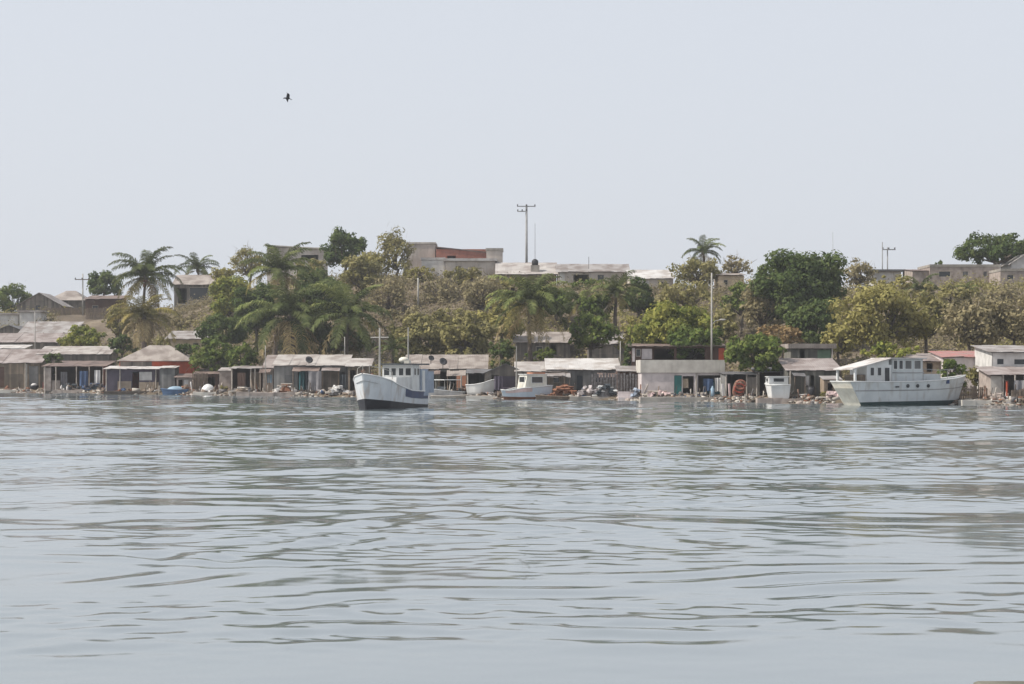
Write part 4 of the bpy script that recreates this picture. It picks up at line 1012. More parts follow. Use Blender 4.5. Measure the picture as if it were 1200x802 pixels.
def small_boat(label, px, d, L, beam, heading, mats, sheer=(.7, .7, .95), cab=None, canopy=None, windscreen=None, name='motorboat', z=0.0, bootz=.12, gun='hull_white', extra=None):
    """heading: direction of the bow in degrees in plan (0 = right, -90 = towards the viewer)"""
    Y = float(D(px)) + d; X = wx(px, Y); g = max(tz(X, Y), -.05) + z
    h = R(heading)
    t = thing(name, label, 'boat', (X - math.cos(h) * L / 2, Y - math.sin(h) * L / 2, g), h)
    b = beam / 2
    tbl = [(0, b * .88, b * .78, sheer[0], bootz), (.35, b, b * .86, sheer[1], bootz), (.65, b * .95, b * .68, sheer[1] * .7 + sheer[2] * .3, bootz), (.88, b * .5, b * .25, sheer[2] * .93, bootz * 1.1), (1, .04, .03, sheer[2], bootz * 1.2)]
    secs = hull_parts(t, L, tbl, mats, rake=.5, stern_rake=.12, deck_drop=.22, n=18, gun=gun, deck='deck_grey')
    if cab:
        x0, x1, hw, z0, z1, mt = cab
        c = cabin(t, x0, x1, hw, z0, z1, mt, 'cabin', rake=.3)
        MB().box(x0 - .12, x1 + .12, -hw - .08, hw + .08, z1 + .003, z1 + .06).build('roof', 'hull_white', t)
        zc = z1 - (z1 - z0) * .32; hh = (z1 - z0) * .36
        win(c, 'x', (x0, 0, zc, -1), hw * 1.1, hh); win(c, 'x', (x1 + .12, 0, zc, 1), hw * 1.3, hh)
        for s in (1, -1): win(c, 'y', ((x0 + x1) / 2, s * hw, zc, s), (x1 - x0) * .55, hh)
    if canopy:
        x0, x1, z1, mt = canopy
        m = MB(); slab(m, [(x0, -b * .85, z1), (x1, -b * .85, z1), (x1, b * .85, z1), (x0, b * .85, z1)], .07); m.build('canopy', mt, t)
        for xx in (x0 + .15, x1 - .15):
            for s in (1, -1): MB().tube([(xx, s * b * .75, .3), (xx, s * b * .75, z1 - .03)], .03, 5).build('canopy_post', 'pole_white', t)
    if windscreen:
        x0, z0, z1 = windscreen
        m = MB(); m.add([(x0, -b * .8, z0), (x0, b * .8, z0), (x0 - .3, b * .7, z1), (x0 - .3, -b * .7, z1), (x0 + .04, -b * .8, z0), (x0 + .04, b * .8, z0), (x0 - .26, b * .7, z1), (x0 - .26, -b * .7, z1)], [(0, 1, 2, 3), (7, 6, 5, 4), (0, 4, 5, 1), (3, 2, 6, 7), (0, 3, 7, 4), (1, 5, 6, 2)]); m.build('windscreen', 'dark_glass', t)
    if extra: extra(t, secs)
    return t

def build_small_boats():
    small_boat('small whitish motorboat with a flat white canopy, moored right of the blue striped fishing boat', 521, -1.2, 3.8, 1.9, -140, ('pale_cloth', 'boot_black'), (.7, .75, 1.05), canopy=(.5, 2.6, 1.95, 'hull_white'), windscreen=(2.5, .75, 1.25))
    small_boat('white skiff pulled up under the dark boat shelter', 563, 2.0, 2.5, 1.5, -12, ('hull_white', 'hull_white'), (.85, .9, 1.45), name='skiff', z=.15)
    def ex(t, secs):
        MB().box(3.0, 3.1, -.5, .5, .8, 1.1).build('thwart', 'timber', t)
        band(t, secs, 8, 17, .55, .95, 1, 'pinkish_white'); band(t, secs, 8, 17, .55, .95, -1, 'pinkish_white')
        MB().tube([(3.4, 0, .6), (3.35, 0, 5.2)], [.05, .03], 6).build('mast', 'pole_white', t)
        MB().box(.5, 1.9, -.6, .6, 2.515, 2.68).build('roof_load', 'orange_board', t)
    small_boat('small blue grey cabin boat with a pinkish white bow and cream cabin, moored mid shore', 616, -.8, 4.7, 1.9, -152, ('hull_bluegrey', 'rust'), (1.4, 1.25, 1.0), cab=(.45, 2.6, .8, .9, 2.45, 'hull_cream'), bootz=.3, extra=ex, name='cabin_boat')
    small_boat('small white cabin boat hauled out stern first below the round green tree', 910, 1.4, 4.0, 1.95, 93, ('hull_white', 'hull_white'), (1.1, 1.1, 1.4), cab=(.9, 2.6, .85, .95, 1.8, 'hull_white'), z=.1, name='cabin_boat')
    def tarp(t, secs):
        m = MB(); r = random.Random(3)
        m.ellip((1.5, 0, .45), (1.0, .55, .45), 14, 8, .07, r, zmin=-.3); m.build('tarpaulin', 'light_blue', t, smooth=True)
    small_boat('little blue dinghy heaped with a pale blue tarpaulin by the narrow tin shed', 206, .4, 3.0, 1.3, 176, ('blue_paint', 'blue_paint'), (.48, .48, .62), extra=tarp, name='dinghy', gun='blue_paint')
    small_boat('low brown wooden canoe lying along the shore in front of the whitest roofed shack', 655, -.6, 4.2, 1.0, 182, ('timber', 'dark_timber'), (.4, .36, .5), name='canoe', gun='timber')
    small_boat('narrow pale wooden canoe moored below the white motorboat with the canopy', 527, -2.6, 3.6, .9, 4, ('pale_timber', 'dark_timber'), (.34, .3, .45), name='canoe', gun='pale_timber')
build_fishing_boat(); build_trawler(); build_small_boats()
# ------------------------------------------------------------------ poles, fences, things on the shore, bird, quay
def at(px, d):
    Y = float(D(px)) + d; X = wx(px, Y); return X, Y, tz(X, Y), Y / F

def pole(label, px, top, d, r=.13, mt='pole_grey', arms=(), lamp=False, name='power_pole', cat='pole', group=None):
    X, Y, g, sc = at(px, d); h = wz(top, Y) - g
    t = thing(name, label, cat, (X, Y, g), 0, group)
    MB().tube([(0, 0, -.4), (0, 0, h)], [r, r * .7], 8).build('shaft', mt, t, smooth=True)
    for (z, w0, w1, tilt) in arms:
        m = MB(); zz = h - z; m.rbox(((w0 + w1) / 2, -.12, zz), (w1 - w0, .12, .13), rx=0)
        a = m.build('crossarm', 'timber' if mt != 'pole_grey' else 'pole_grey', t); a.rotation_euler = (0, 0, R(tilt))
        for x in np.linspace(w0 + .08, w1 - .08, 3 if w1 - w0 > 1 else 2):
            MB().lathe([(.05, .05), (.09, .1), (.09, .2), (.04, .28)], 7, (x, -.12, zz + .02)).build('insulator', 'dark_metal', a)
    if lamp:
        z = wz(lamp, Y) - g
        a = MB().tube([(0, 0, z - .5), (.35, -.1, z - .1), (.85, -.2, z)], .04, 6).build('lamp_arm', mt, t)
        MB().ellip((1.05, -.24, z), (.34, .16, .1), 10, 6).build('lamp_head', 'pole_white', a, smooth=True)
    return t

def picket_fence(label, p0, p1, d, top, mt, seed, name='fence', gap=.16, hv=.25):
    rd = random.Random(seed); Y0 = float(D((p0 + p1) / 2)) + d; sc = Y0 / F
    X0, X1 = wx(p0, Y0), wx(p1, Y0)
    t = thing(name, label, 'fence', (X0, Y0, tz(X0, Y0)), 0); gz = t.location[2]
    m = MB(); x = 0; H = wz(top, Y0)
    while x < X1 - X0:
        g = tz(X0 + x, Y0) - gz; h = H - gz if abs(H - gz - g) < 4 else g + 1.6
        m.rbox((x, rd.uniform(-.04, .04), (g - .2 + h) / 2), (gap * rd.uniform(.55, .9), .05, max(h - g + .2 + rd.uniform(-hv, hv * .6), .5)), rz=rd.uniform(-.1, .1)); x += gap
    m.build('pickets', mt, t)
    for f in (.35, .75):
        za = (tz(X0, Y0) - gz) * (1 - f) + (H - gz) * f; zb2 = (tz(X1, Y0) - gz) * (1 - f) + (H - gz) * f
        MB().tube([(0, .08, za), (X1 - X0, .08, zb2)], .04, 5).build('rail', mt, t)
    return t

def heap(name, label, cat, px, d, wpx, hpx, mts, seed, planks=18, group=None, stretch=1.0):
    """one heap of scrap: tangled boards, sheets and lumps; a part per material"""
    rd = random.Random(seed); X, Y, g, sc = at(px, d); w = wpx * sc / 2; h = hpx * sc
    t = thing(name, label, cat, (X, Y, g), 0, group)
    parts = ['core', 'boards', 'sheets']
    m = MB(); m.ellip((0, 0, 0), (w * .85, w * .6, h * .8), 12, 7, .16, rd, zmin=-.2); m.build('core', mts[0], t)
    for k, mt in enumerate(mts[1:]):
        m = MB()
        for _ in range(planks):
            x = rd.uniform(-1, 1) * w; y = rd.uniform(-.6, .3) * w; f = max(0, 1 - (x / w) ** 2)
            if k == 0: m.rbox((x * .85, y, h * f * rd.uniform(.3, .95) + .05), (rd.uniform(.4, 1.3) * stretch, rd.uniform(.08, .22), rd.uniform(.04, .14)), rz=rd.uniform(-.8, .8), rx=rd.uniform(-.6, .6))
            else: m.rbox((x * .9, y - .1, h * f * rd.uniform(.2, .85) + .08), (rd.uniform(.25, .6), rd.uniform(.2, .4), rd.uniform(.1, .35)), rz=rd.uniform(0, 3), rx=rd.uniform(-.9, .9), jit=.06, rnd=rd)
        m.build(parts[k + 1], mt, t)
    return t

def single(name, label, cat, mb, mt, px, d, smooth=False, group=None, dz=0.0, rz=0.0):
    X, Y, g, sc = at(px, d)
    o = mb.build(name, mt, None, (X, Y, g + dz), smooth); o.rotation_euler = (0, 0, rz)
    return tag(o, label, cat, group)

def build_poles():
    pole('tall grey steel power pole with two crossarms rising highest into the sky', 617, 240, 92, .20, 'pole_grey', [(.25, -1.35, 1.25, 4), (.95, -1.3, .1, -6)])
    pole('thin guy mast standing right of the tallest power pole', 627, 262, 93, .04, 'pole_grey', name='antenna_mast', cat='mast')
    pole('pale concrete lamp pole with a street lamp arm above the white plastered house', 834, 320, 17, .105, 'pole_white', lamp=375, name='lamp_pole')
    pole('grey power pole with a wooden crossarm on the left skyline', 97, 321, 78, .13, 'pole_white', [(.9, -1.2, 1.0, 8)])
    pole('pale bare pole standing on the dry slope right of the brownish thin tree', 490, 326, 62, .15, 'pole_white', name='utility_pole')
    pole('thin white pole above the leftmost tin roofs', 41, 366, 31, .08, 'pole_white', name='utility_pole')
    pole('crossed power pole with a crossarm beside the skyline canopy', 1040, 290, 92, .10, 'pole_grey', [(.3, -.7, 1.0, 3)])
    pole('taller bare pole left of the crossed pole beside the skyline canopy', 1034, 284, 91, .08, 'pole_grey', name='utility_pole')
    pole('hair thin aerial above the big dark tree', 976, 272, 93, .035, 'pole_grey', name='antenna_mast', cat='mast')
    pole('short aerial on the sloping grey roof right of the pylon', 690, 301, 89, .05, 'dark_metal', name='antenna_mast', cat='mast')
    pole('thin post among the dark fronds below the broad dark palm', 404, 395, 15, .07, 'pole_white', name='utility_pole')
    pole('slim post behind the right end of the whitest roof', 727, 400, 20, .07, 'pole_white', name='utility_pole')
    pole('thin leaning mast post on the shore left of the long white roofed shack', 311, 405, 2.2, .05, 'pole_white', name='utility_pole')
    pole('slim post at the left edge of the cream walled house', 132, 397, 20, .06, 'pale_timber', name='utility_pole')

def build_fences():
    picket_fence('weathered brown board fence running below the left skyline houses', 47, 100, 77, 361, 'timber', 1)
    picket_fence('brown board fence below the reddish brown board house', 101, 140, 74, 361, 'timber', 2)
    picket_fence('grey stick fence between the red wall and the white covered dinghy', 226, 244, 3.2, 437, 'timber', 3)
    picket_fence('dark patched board fence between the whitest roof and the white plastered house', 694, 751, 4.5, 438, 'scrap', 4, gap=.28, hv=.35)
    picket_fence('grey stick fence right of the bow of the trawler', 1122, 1162, 2.6, 453, 'timber', 5)
    picket_fence('low grey stick fence in front of the shelter at the right edge', 1186, 1216, 2.2, 457, 'timber', 6)
    picket_fence('stone and board garden wall on the slope behind the trawler', 1064, 1120, 34, 397, 'wall_rough', 7, name='fence', gap=.5, hv=.12)
    picket_fence('brown stick fence below the concrete block on the skyline', 450, 512, 72, 345, 'timber', 8)

def build_props():
    rd = random.Random(11)
    # --- left
    X, Y, g, sc = at(40, 1.6)
    t = thing('basin', 'round black basin holding a white bundle by the leftmost shack', 'basin', (X, Y, g))
    MB().lathe([(.25, 0), (.5, .25), (.62, .55), (.55, .56)], 12).build('bowl', 'black_plastic', t, smooth=True); MB().ellip((0, 0, .62), (.4, .35, .22), 10, 6, .08, rd).build('bundle', 'pale_cloth', t, smooth=True)
    for i, px in enumerate((53, 59, 64)):
        single('crate', ['taller red plastic crate against the rough wall under the green plant', 'orange red plastic crate in the middle of three by the green plant', 'lowest red crate, nearest the white jugs'][i], 'crate', MB().box(-.26, .26, -.2, .2, 0, [.95, .75, .5][i]), 'red_plastic', px, 1.5, dz=.02)
    for i, px in enumerate((72, 75.5, 79)):
        single('jug', 'white plastic jug standing in the row beside the red crates', 'jug', MB().lathe([(.13, 0), (.15, .1), (.15, .45), (.05, .58), (.05, .68)], 9), 'pale_cloth', px, 1.2, smooth=True, group='white jugs by the open shelter')
    X, Y, g, sc = at(132, 1.2)
    t = thing('drum', 'blue grey drum wrapped in a tarpaulin at the left end of the open stall', 'drum', (X, Y, g))
    MB().lathe([(.45, 0), (.47, .1), (.45, .8), (.3, .95)], 12).build('body', 'blue_paint', t, smooth=True); MB().ellip((-.1, -.05, .85), (.62, .5, .4), 12, 7, .1, rd, zmin=-.6).build('tarpaulin', 'tarp_bluegrey', t, smooth=True)
    pass; single('ledge', 'dark wooden landing ledge under the purple walled stall', 'ledge', MB().box(-3.6, 3.6, -1.0, 1.2, -.5, .12), 'dark_timber', 160, .8)
    single('ledge', 'pale concrete ledge at the far left waterline', 'ledge', MB().box(-3.4, 2.6, -.7, 1.6, -.6, .18), 'pale_concrete', 14, .7)
    t0 = MB().ellip((0, 0, .05), (.8, .6, .82), 16, 9, .08, rd, zmin=-.1)
    single('covered_dinghy', 'white rounded upturned dinghy under a cover left of the olive shrub', 'boat', t0, 'hull_white', 244, 1.8, smooth=True)
    for i, (px, mt, lab, w) in enumerate([(347, 'brown_cloth', 'brown cloth hanging left of the dark doorway of the long white roofed shack', .9), (354, 'teal_cloth', 'dark teal cloth hanging in the doorway of the long white roofed shack', .7), (361, 'dark_cloth', 'black cloth hanging in the middle of the long white roofed shack', .6), (369, 'grey_cloth', 'wide grey tarpaulin draped right of the black cloth on the long shack', 1.4)]):
        X, Y, g, sc = at(px, 3.0)
        c = cloth_panel(-w / 2, w / 2, .25, wz(434, Y) - g - .1, 0, .08, seed=i).build('hanging_cloth', mt, None, (X, Y, g)); tag(c, lab, 'cloth')
    for px, lab, top in ((362, 'dark satellite dish in the middle of the long whitish tin roof', 423), (519, 'dark satellite dish on the tan roof behind the fishing boat', 425), (505, 'smaller dark dish on the tan roof, nearest the boat mast', 419.5)):
        Y = float(D(px)) + 4.4; X = wx(px, Y); zz = wz(top, Y)
        t = thing('satellite_dish', lab, 'satellite dish', (X, Y, zz - .5)); s = .75 if px == 505 else 1
        MB().tube([(0, 0, -.15), (0, 0, .5 * s)], .04, 6).build('stand', 'dark_metal', t)
        d = MB().lathe([(.02, 0), (.25 * s, .04), (.42 * s, .13), (.43 * s, .14), (.25 * s, .07), (.03, .03)], 14).build('dish', 'dark_metal', t, (0, -.06, .55 * s), smooth=True); d.rotation_euler = (R(60), 0, R(25))
    for k, (px, d, w_, top, mt, lab) in enumerate([(75, 2.7, .8, 436, 'grey_cloth', 'grey cloth hanging between the left poles of the open shelter'), (98, 2.7, 1.0, 435, 'blue_cloth', 'blue cloth hanging in the shade of the open shelter'), (114, 2.7, .7, 434, 'pale_cloth', 'pale cloth hanging at the right end of the open shelter'),
            (283, 2.7, .9, 437, 'brown_cloth', 'brown cloth hanging in the dark open shed'), (402, 3.4, .6, 439, 'dark_cloth', 'black cloth hanging at the right end of the long white roofed shack'), (584, 2.3, .8, 441, 'wall_purple', 'purplish cloth hanging right of the white skiff'),
            (830, 3.2, .9, 444, 'blue_cloth', 'blue cloth hanging in the big opening of the white plastered house'), (841, 3.2, .5, 443, 'pale_cloth', 'white cloth hanging beside the blue cloth in the white plastered house'), (1194, 3.2, .8, 446, 'grey_cloth', 'grey cloth hanging under the shelter at the right edge')]):
        X, Y, g, sc = at(px, d)
        c = cloth_panel(-w_ / 2, w_ / 2, .5, wz(top, Y) - g, 0, .07, seed=20 + k).build('hanging_cloth', mt, None, (X, Y, g)); tag(c, lab, 'cloth')
    for px, d, x0, x1, h, mt, lab in ((345, .5, -6.2, 5.6, .3, 'wall_rough', 'long rough stone ledge along the water below the long white roofed shack'), (92, .7, -3.0, 2.6, .22, 'wall_rough', 'low stone ledge at the water in front of the open shelter'), (700, .4, -2.6, 2.4, .24, 'concrete', 'grey concrete ledge under the pinkish grey heap of sacks'),
            (927, .5, -3.0, 2.8, .24, 'wall_rough', 'rough stone ledge between the white cabin boat and the trawler'), (1160, .5, -2.4, 3.4, .3, 'pale_concrete', 'pale concrete ledge at the water right of the trawler'), (250, .6, -2.2, 2.0, .2, 'pale_concrete', 'pale concrete ledge below the white covered dinghy')):
        m = MB(); r = random.Random(int(px)); x = x0
        while x < x1:
            e = min(x + r.uniform(.7, 1.6), x1); m.rbox(((x + e) / 2, .2 + r.uniform(-.12, .12), (h - .55) / 2 + r.uniform(-.05, .05)), (e - x + .02, 1.3, h + .55), jit=.04, rnd=r); x = e
        single('ledge', lab, 'ledge', m, mt, px, d)
    for px, py, d, lab in ((627, 311, 86.5, 'black water tank on the pale roof under the pylon'),):
        Y = float(D(px)) + d; X = wx(px, Y)
        t = thing('water_tank', lab, 'water tank', (X, Y, wz(py, Y)))
        MB().lathe([(.4, 0), (.45, .1), (.45, .55), (.35, .72), (.2, .78)], 12).build('barrel', 'black_plastic', t, smooth=True); MB().lathe([(.22, .78), (.22, .84)], 10).build('lid', 'dark_metal', t); MB().box(-.6, .6, -.6, .6, -.9, -.002).build('stand', 'concrete', t)
    # --- heaps of scrap and goods
    heap('scrap_heap', 'brown and white heap before the long shack, left of the hanging cloths', 'heap', 335, 1.5, 26, 12, ('rust', 'pale_timber', 'pale_cloth'), 1)
    heap('scrap_heap', 'pale heap of sacks at the right end of the long white roofed shack', 'heap', 396, 1.3, 24, 9, ('scrap', 'pale_timber', 'pale_cloth'), 2)
    heap('scrap_heap', 'rusty brown heap of nets and iron right of the cream cabin boat', 'heap', 661, 1.6, 30, 14, ('rust', 'orange_board', 'rust'), 3, 24)
    heap('scrap_heap', 'pinkish grey heap of sacks below the whitest roof', 'heap', 689, 1.3, 24, 12, ('wall_rough', 'scrap', 'wall_pinkwhite'), 4)
    heap('scrap_heap', 'white and black heap of broken boards before the dark patched fence', 'heap', 710, 1.4, 24, 15, ('scrap', 'hull_white', 'dark_cloth'), 5)
    heap('scrap_heap', 'low heap of pale planks along the wall of the white plastered house', 'heap', 772, 1.4, 26, 8, ('scrap', 'pale_timber', 'pinkish_white'), 6, stretch=1.4)
    heap('scrap_heap', 'small grey heap between the concrete steps and the rusty locker', 'heap', 747, 1.2, 12, 9, ('scrap', 'scrap', 'tarp_bluegrey'), 7, 10)
    heap('scrap_heap', 'dark heap of gear under the lean-to beside the rusty orange boards', 'heap', 541, 2.0, 18, 9, ('dark_cloth', 'timber', 'brown_cloth'), 8, 10)
    heap('scrap_heap', 'heap of rubbish in the open shelter behind the white jugs', 'heap', 84, 2.6, 26, 8, ('scrap', 'timber', 'dark_cloth'), 9, 12)
    heap('scrap_heap', 'dark blue heap of nets at the right post of the open shelter', 'heap', 112, 2.4, 22, 10, ('dark_cloth', 'blue_cloth', 'scrap'), 10, 12)
    heap('scrap_heap', 'heap of bricks and boards below the stern of the trawler', 'heap', 975, 1.2, 18, 9, ('wall_rough', 'pale_timber', 'pinkish_white'), 12, 12)
    heap('scrap_heap', 'dark heap beneath the pale panel right of the trawler fence', 'heap', 1168, 1.6, 16, 9, ('wall_darkbrown', 'timber', 'wall_rough'), 13, 12)
    heap('scrap_heap', 'heap of grey gear in the dark patched shed right of the white skiff', 'heap', 597, 2.0, 26, 9, ('scrap', 'wall_purple', 'timber'), 14, 12)
    heap('scrap_heap', 'low heap of roots and driftwood left of the dark open shed', 'heap', 285, 1.2, 30, 6, ('timber', 'pale_timber', 'scrap'), 15, 14)
    heap('scrap_heap', 'brown heap at the stern quarter of the fishing boat', 'heap', 432, 1.6, 26, 8, ('timber', 'pale_timber', 'pale_cloth'), 16, 12)
    heap('scrap_heap', 'dark jumble under the lean-to of the narrow tin shed', 'heap', 219, 1.8, 16, 7, ('dark_cloth', 'orange_board', 'timber'), 17, 10)
    # --- single things
    for px, w, lab, mt in ((537.5, .42, 'narrow rusty orange board leaning left of the white post', 'orange_board'), (543.5, .5, 'wide rusty orange board leaning right of the white post', 'orange_board')):
        single('board', lab, 'board', MB().rbox((0, 0, .95), (w, .06, 1.9), rx=-.12), mt, px, 2.6)
    single('post', 'white post in front of the rusty orange boards', 'post', MB().tube([(0, 0, -.3), (0, 0, 1.9)], .07), 'pole_white', 540.5, 1.8)
    single('ledge', 'flat pale ledge at the water under the dark boat shelter', 'ledge', MB().box(-2.2, 2.4, -.9, 1.3, -.5, .16), 'pale_concrete', 572, .5)
    single('ledge', 'long weathered concrete quay along the white plastered house', 'ledge', MB().box(-5.6, 5.2, -.8, 1.8, -.6, .22), 'concrete', 822, .6)
    X, Y, g, sc = at(735, .5)
    t = thing('concrete_steps', 'pinkish concrete landing steps right of the black and white heap', 'steps', (X, Y, g))
    for i in range(3): MB().box(-.85, .65, -.5 + .4 * i, -.1 + .4 * i, -.5, .18 + .26 * i).build('step', 'wall_pinkwhite', t)
    X, Y, g, sc = at(755.5, 2.2)
    t = thing('locker', 'rusty red brown locker against the left end of the white plastered house', 'locker', (X, Y, g))
    MB().box(-.42, .42, -.3, .3, 0, 1.15).build('body', 'rust', t); MB().box(-.38, .38, -.34, -.305, .08, 1.08).build('door', 'orange_board', t); MB().box(.2, .26, -.38, -.345, .5, .66).build('handle', 'dark_metal', t)
    X, Y, g, sc = at(866, 2.0)
    t = thing('net_pile', 'pile of orange and dark red nets under the thin flat roof', 'nets', (X, Y, g))
    m = MB(); m.ellip((0, 0, .7), (.65, .45, .85), 12, 8, .14, rd); m.build('net', 'brown_cloth', t)
    for k, mt in enumerate(('orange_net', 'red_plastic', 'orange_net')):
        a = [i / 16 * 2 * math.pi for i in range(17)]
        MB().tube([(.45 * math.cos(q) + .1 * (k - 1), -.42 - .05 * k, .75 + .3 * (k - .6) + .4 * math.sin(q)) for q in a], .09, 6).build('rope_ring', mt, t, smooth=True)
    for px, lab, mt in ((847, 'white board leaning between the dark opening and the net pile', 'pale_cloth'), (855, 'pinkish plank leaning against the net pile', 'pinkish_white')):
        single('plank', lab, 'plank', MB().rbox((0, 0, .6), (.18, .1, 1.35), rx=-.2), mt, px, 2.0, rz=.3)
    single('bottle', 'pale blue gas bottle standing on the quay of the white plastered house', 'gas bottle', MB().lathe([(.14, 0), (.17, .08), (.17, .7), (.07, .85), (.07, .95)], 10), 'light_blue', 835, 1.2, smooth=True, dz=.1)
    X, Y, g, sc = at(765, 2.4)
    t = thing('chair', 'dark plastic chair in front of the white plastered wall', 'chair', (X, Y, g))
    MB().box(-.24, .24, -.24, .24, .42, .47).build('seat', 'black_plastic', t); MB().rbox((0, .23, .78), (.46, .04, .6), rx=-.12).build('backrest', 'black_plastic', t)
    for sx in (-.2, .2):
        for sy in (-.2, .2): MB().tube([(sx, sy, 0), (sx, sy, .43)], .025, 5).build('leg', 'black_plastic', t)
    X, Y, g, sc = at(951, 2.6)
    t = thing('barrel', 'black barrel in the doorway of the grey green shack', 'barrel', (X, Y, g))
    MB().lathe([(.33, 0), (.38, .3), (.38, .7), (.33, 1.0)], 12).build('body', 'black_plastic', t, smooth=True); MB().lathe([(.34, 1.0), (.34, 1.05)], 12).build('lid', 'dark_metal', t)
    X, Y, g, sc = at(1180, 2.4)
    t = thing('post', 'dark red post beside the stick fence at the right edge', 'post', (X, Y, g)); MB().tube([(0, 0, -.2), (0, 0, 1.6)], .09).build('shaft', 'wall_red', t); MB().box(-.14, .14, -.14, .14, 1.6, 1.66).build('cap', 'dark_timber', t)
    for i, (px, lab) in enumerate(((186, 'mooring stake in front of the narrow tin shed'), (310, 'mooring stake before the dark open shed'), (604, 'thin mooring stake at the pink bow of the cabin boat'), (816, 'mooring stake in the middle of the concrete quay'), (873, 'crooked mooring stake under the net pile'), (1098, 'mooring stake at the bow of the trawler'))):
        single('stake', lab, 'stake', MB().tube([(0, 0, -1.2), (rd.uniform(-.1, .1), 0, rd.uniform(.7, 1.3))], [.06, .05], 6), 'pale_timber', px, -.5)

def build_rocks():
    rd = random.Random(4); protos = []
    def rock_mesh(seed):
        r = random.Random(seed); m = MB(); m.ellip((0, 0, 0), (1, .8, .62), 9, 6, .14, r); return m
    for i in range(5):
        for mt in ('wall_rough', 'concrete', 'scrap', 'wall_beige'):
            o = rock_mesh(i).build('rock', mt); protos.append(o.data); bpy.data.objects.remove(o)
    for i in range(210):
        px = rd.uniform(-15, 1215); d = rd.uniform(-.35, 1.3)
        if math.sin(px * .061) + math.sin(px * .023 + 1) < rd.uniform(-1.2, .6): continue
        if 985 < px < 1120 and d < .3: d += 1.2
        X, Y, g, sc = at(px, d)
        o = bpy.data.objects.new('rock', rd.choice(protos)); C.objects.link(o); s = rd.uniform(.12, .36)
        o.location = (X, Y, g + s * .12); o.scale = (s * rd.uniform(.8, 1.6), s, s * rd.uniform(.7, 1.1)); o.rotation_euler = (rd.uniform(-.3, .3), rd.uniform(-.3, .3), rd.uniform(0, 6.28))
        tag(o, 'rough pale stone lying among others along the waterline', 'rock', 'stones along the waterline')
    # small rubble and litter, beyond counting
    rg = np.random.default_rng(9); n = 5200
    P = rg.uniform(-20, 1220, n); d = np.abs(rg.normal(0, 1.3, n)) - .4
    k = np.sin(P * .061) + np.sin(P * .023 + 1) + rg.normal(0, .6, n); P, d = P[k > -.4], d[k > -.4]; n = len(P)
    Y = D(P) + d; X = (P - 600) / F * Y; Z = terrain(X, Y)
    s = rg.uniform(.04, .17, (n, 1, 1)) * np.array([1.3, 1, .8])
    cube = np.array([(-1, -1, -1), (1, -1, -1), (1, 1, -1), (-1, 1, -1), (-1, -1, 1), (1, -1, 1), (1, 1, 1), (-1, 1, 1)], float)
    V = cube[None] * s * rg.uniform(.55, 1.15, (n, 8, 1)); a = rg.uniform(0, 6.28, n); c, q = np.cos(a)[:, None], np.sin(a)[:, None]
    V = np.stack([V[..., 0] * c - V[..., 1] * q, V[..., 0] * q + V[..., 1] * c, V[..., 2]], -1) + np.stack([X, Y, Z + .03], 1)[:, None]
    fq = np.array([(0, 3, 2, 1), (4, 5, 6, 7), (0, 1, 5, 4), (1, 2, 6, 5), (2, 3, 7, 6), (3, 0, 4, 7)])
    Q = (np.arange(n) * 8)[:, None, None] + fq[None]
    o = np_mesh('rubble', V.reshape(-1, 3), Q.reshape(-1, 4), 'concrete'); o['kind'] = 'stuff'; o['label'] = 'small stones and litter strewn along the shore'
    for mt in ('dark_timber', 'pale_concrete', 'rust', 'timber'): o.data.materials.append(M[mt])
    o.data.polygons.foreach_set("material_index", np.repeat(rg.choice(5, n, p=[.34, .28, .10, .08, .20]).astype(np.int32), 6))

def build_litter():
    """boards, rags, cans and sticks thrown about between the shacks and the water: nobody could count them"""
    rg = np.random.default_rng(19); n = 1500
    P = rg.uniform(-20, 1220, n); d = rg.uniform(.6, 3.6, n); k = np.sin(P * .11) + np.sin(P * .047 + 2) + rg.normal(0, .8, n)
    P, d = P[k > -.3], d[k > -.3]; n = len(P)
    Y = D(P) + d; X = (P - 600) / F * Y; Z = terrain(X, Y)
    s = np.stack([rg.uniform(.08, .55, n), rg.uniform(.03, .12, n), rg.uniform(.04, .22, n)], 1)[:, None]
    up = rg.random(n) < .22; s[up] = s[up][:, :, [1, 1, 0]] * np.array([.5, .5, 1.3])
    cube = np.array([(-1, -1, -1), (1, -1, -1), (1, 1, -1), (-1, 1, -1), (-1, -1, 1), (1, -1, 1), (1, 1, 1), (-1, 1, 1)], float)
    V = cube[None] * s * rg.uniform(.75, 1.15, (n, 8, 1)); a = rg.normal(0, .7, n); c, q = np.cos(a)[:, None], np.sin(a)[:, None]
    t = rg.normal(0, .22, n); ct, st = np.cos(t)[:, None], np.sin(t)[:, None]
    x = V[..., 0] * ct - V[..., 2] * st; z = V[..., 0] * st + V[..., 2] * ct
    V = np.stack([x * c - V[..., 1] * q, x * q + V[..., 1] * c, z], -1) + np.stack([X, Y, Z + s[:, 0, 2] * .8], 1)[:, None]
    fq = np.array([(0, 3, 2, 1), (4, 5, 6, 7), (0, 1, 5, 4), (1, 2, 6, 5), (2, 3, 7, 6), (3, 0, 4, 7)])
    Q = (np.arange(n) * 8)[:, None, None] + fq[None]
    o = np_mesh('litter', V.reshape(-1, 3), Q.reshape(-1, 4), 'timber'); o['kind'] = 'stuff'; o['label'] = 'boards, rags and cans scattered before the shacks'
    for mt in ('dark_timber', 'pale_timber', 'scrap', 'blue_cloth', 'pale_cloth', 'brown_cloth', 'rust'): o.data.materials.append(M[mt])
    o.data.polygons.foreach_set("material_index", np.repeat(rg.choice(8, n, p=[.24, .24, .12, .14, .04, .07, .09, .06]).astype(np.int32), 6))
build_litter()

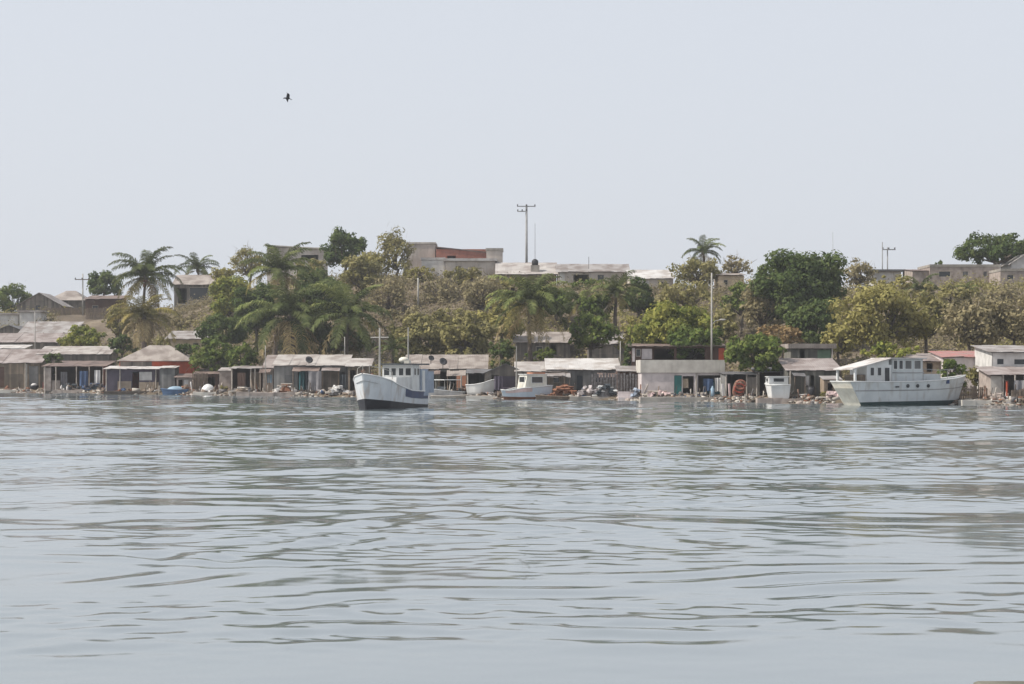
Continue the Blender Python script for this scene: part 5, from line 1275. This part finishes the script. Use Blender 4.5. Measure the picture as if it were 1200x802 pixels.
def build_bird():
    Y = 120.0; X = wx(337.0, Y); Z = wz(115.5, Y)
    t = thing('bird', 'small dark sea bird flying with raised wing in the open sky', 'bird', (X, Y, Z), R(-155))
    t.scale = (.66, .66, .66)
    m = MB(); m.ellip((0, 0, 0), (.22, .085, .09), 12, 8)
    m.tube([(.16, 0, .02), (.25, 0, .02), (.31, 0, -.0), (.40, 0, -.05)], [.06, .05, .05, .008], 8)
    m.add([(-.16, -.05, .01), (-.16, .05, .01), (-.38, .09, -.10), (-.38, -.09, -.10), (-.16, -.05, -.02), (-.16, .05, -.02), (-.38, .09, -.115), (-.38, -.09, -.115)], [(0, 1, 2, 3), (7, 6, 5, 4), (0, 4, 5, 1), (1, 5, 6, 2), (2, 6, 7, 3), (3, 7, 4, 0)])
    m.build('body', 'black_plastic', t, smooth=True)
    wings = [[(.13, .04, .04), (.15, .14, .22), (.10, .22, .40), (.24, .32, .46), (-.06, .26, .36), (-.14, .16, .24), (-.14, .05, .02)],
             [(.13, -.04, .04), (.12, -.22, .06), (-.02, -.42, -.04), (-.22, -.62, -.26), (-.20, -.40, -.10), (-.16, -.22, 0), (-.12, -.05, .02)]]
    for top in wings:
        n = len(top); vs = top + [(p[0], p[1] + .012, p[2] - .018) for p in top]
        fs = [(0, 1, 5, 6), (1, 2, 4, 5), (2, 3, 4)]; fs = fs + [tuple(n + i for i in f[::-1]) for f in fs] + [(i, n + i, n + (i + 1) % n, (i + 1) % n) for i in range(n)]
        MB().add(vs, fs).build('wing', 'black_plastic', t)

def build_quay():
    Y = 8.2; x0 = wx(1138, Y); z1 = wz(797.4, Y)
    t = thing('quay_wall', 'corner of a weathered concrete quay at the bottom right edge', 'quay', (x0, Y, 0))
    MB().box(.02, 2.4, -3.0, -.02, -3.2, z1 - .1).build('wall', 'quay_concrete', t)
    b = MB().box(0, 2.45, -3.05, 0, z1 - .098, z1).build('coping', 'quay_concrete', t)
    bv = b.modifiers.new('bevel', 'BEVEL'); bv.width = .02; bv.segments = 2
build_poles(); build_fences(); build_props(); build_rocks(); build_bird(); build_quay()

# ------------------------------------------------------------------ the hazy air
def build_haze():
    m = bpy.data.materials.new('haze'); m.use_nodes = True; n = m.node_tree.nodes; l = m.node_tree.links; n.clear()
    o = n.new("ShaderNodeOutputMaterial"); v = n.new("ShaderNodeVolumePrincipled")
    v.inputs['Color'].default_value = (.93, .95, .98, 1); v.inputs['Density'].default_value = HAZE; v.inputs['Anisotropy'].default_value = .35
    l.new(v.outputs[0], o.inputs['Volume']); M['haze'] = m
    h = MB().box(-3700, 3700, -1700, 3700, -9.2, 32).build('haze', 'haze'); h['kind'] = 'stuff'
    h['label'] = 'pale haze in the air over the water and the hillside'
HAZE = 0.00028
build_haze()
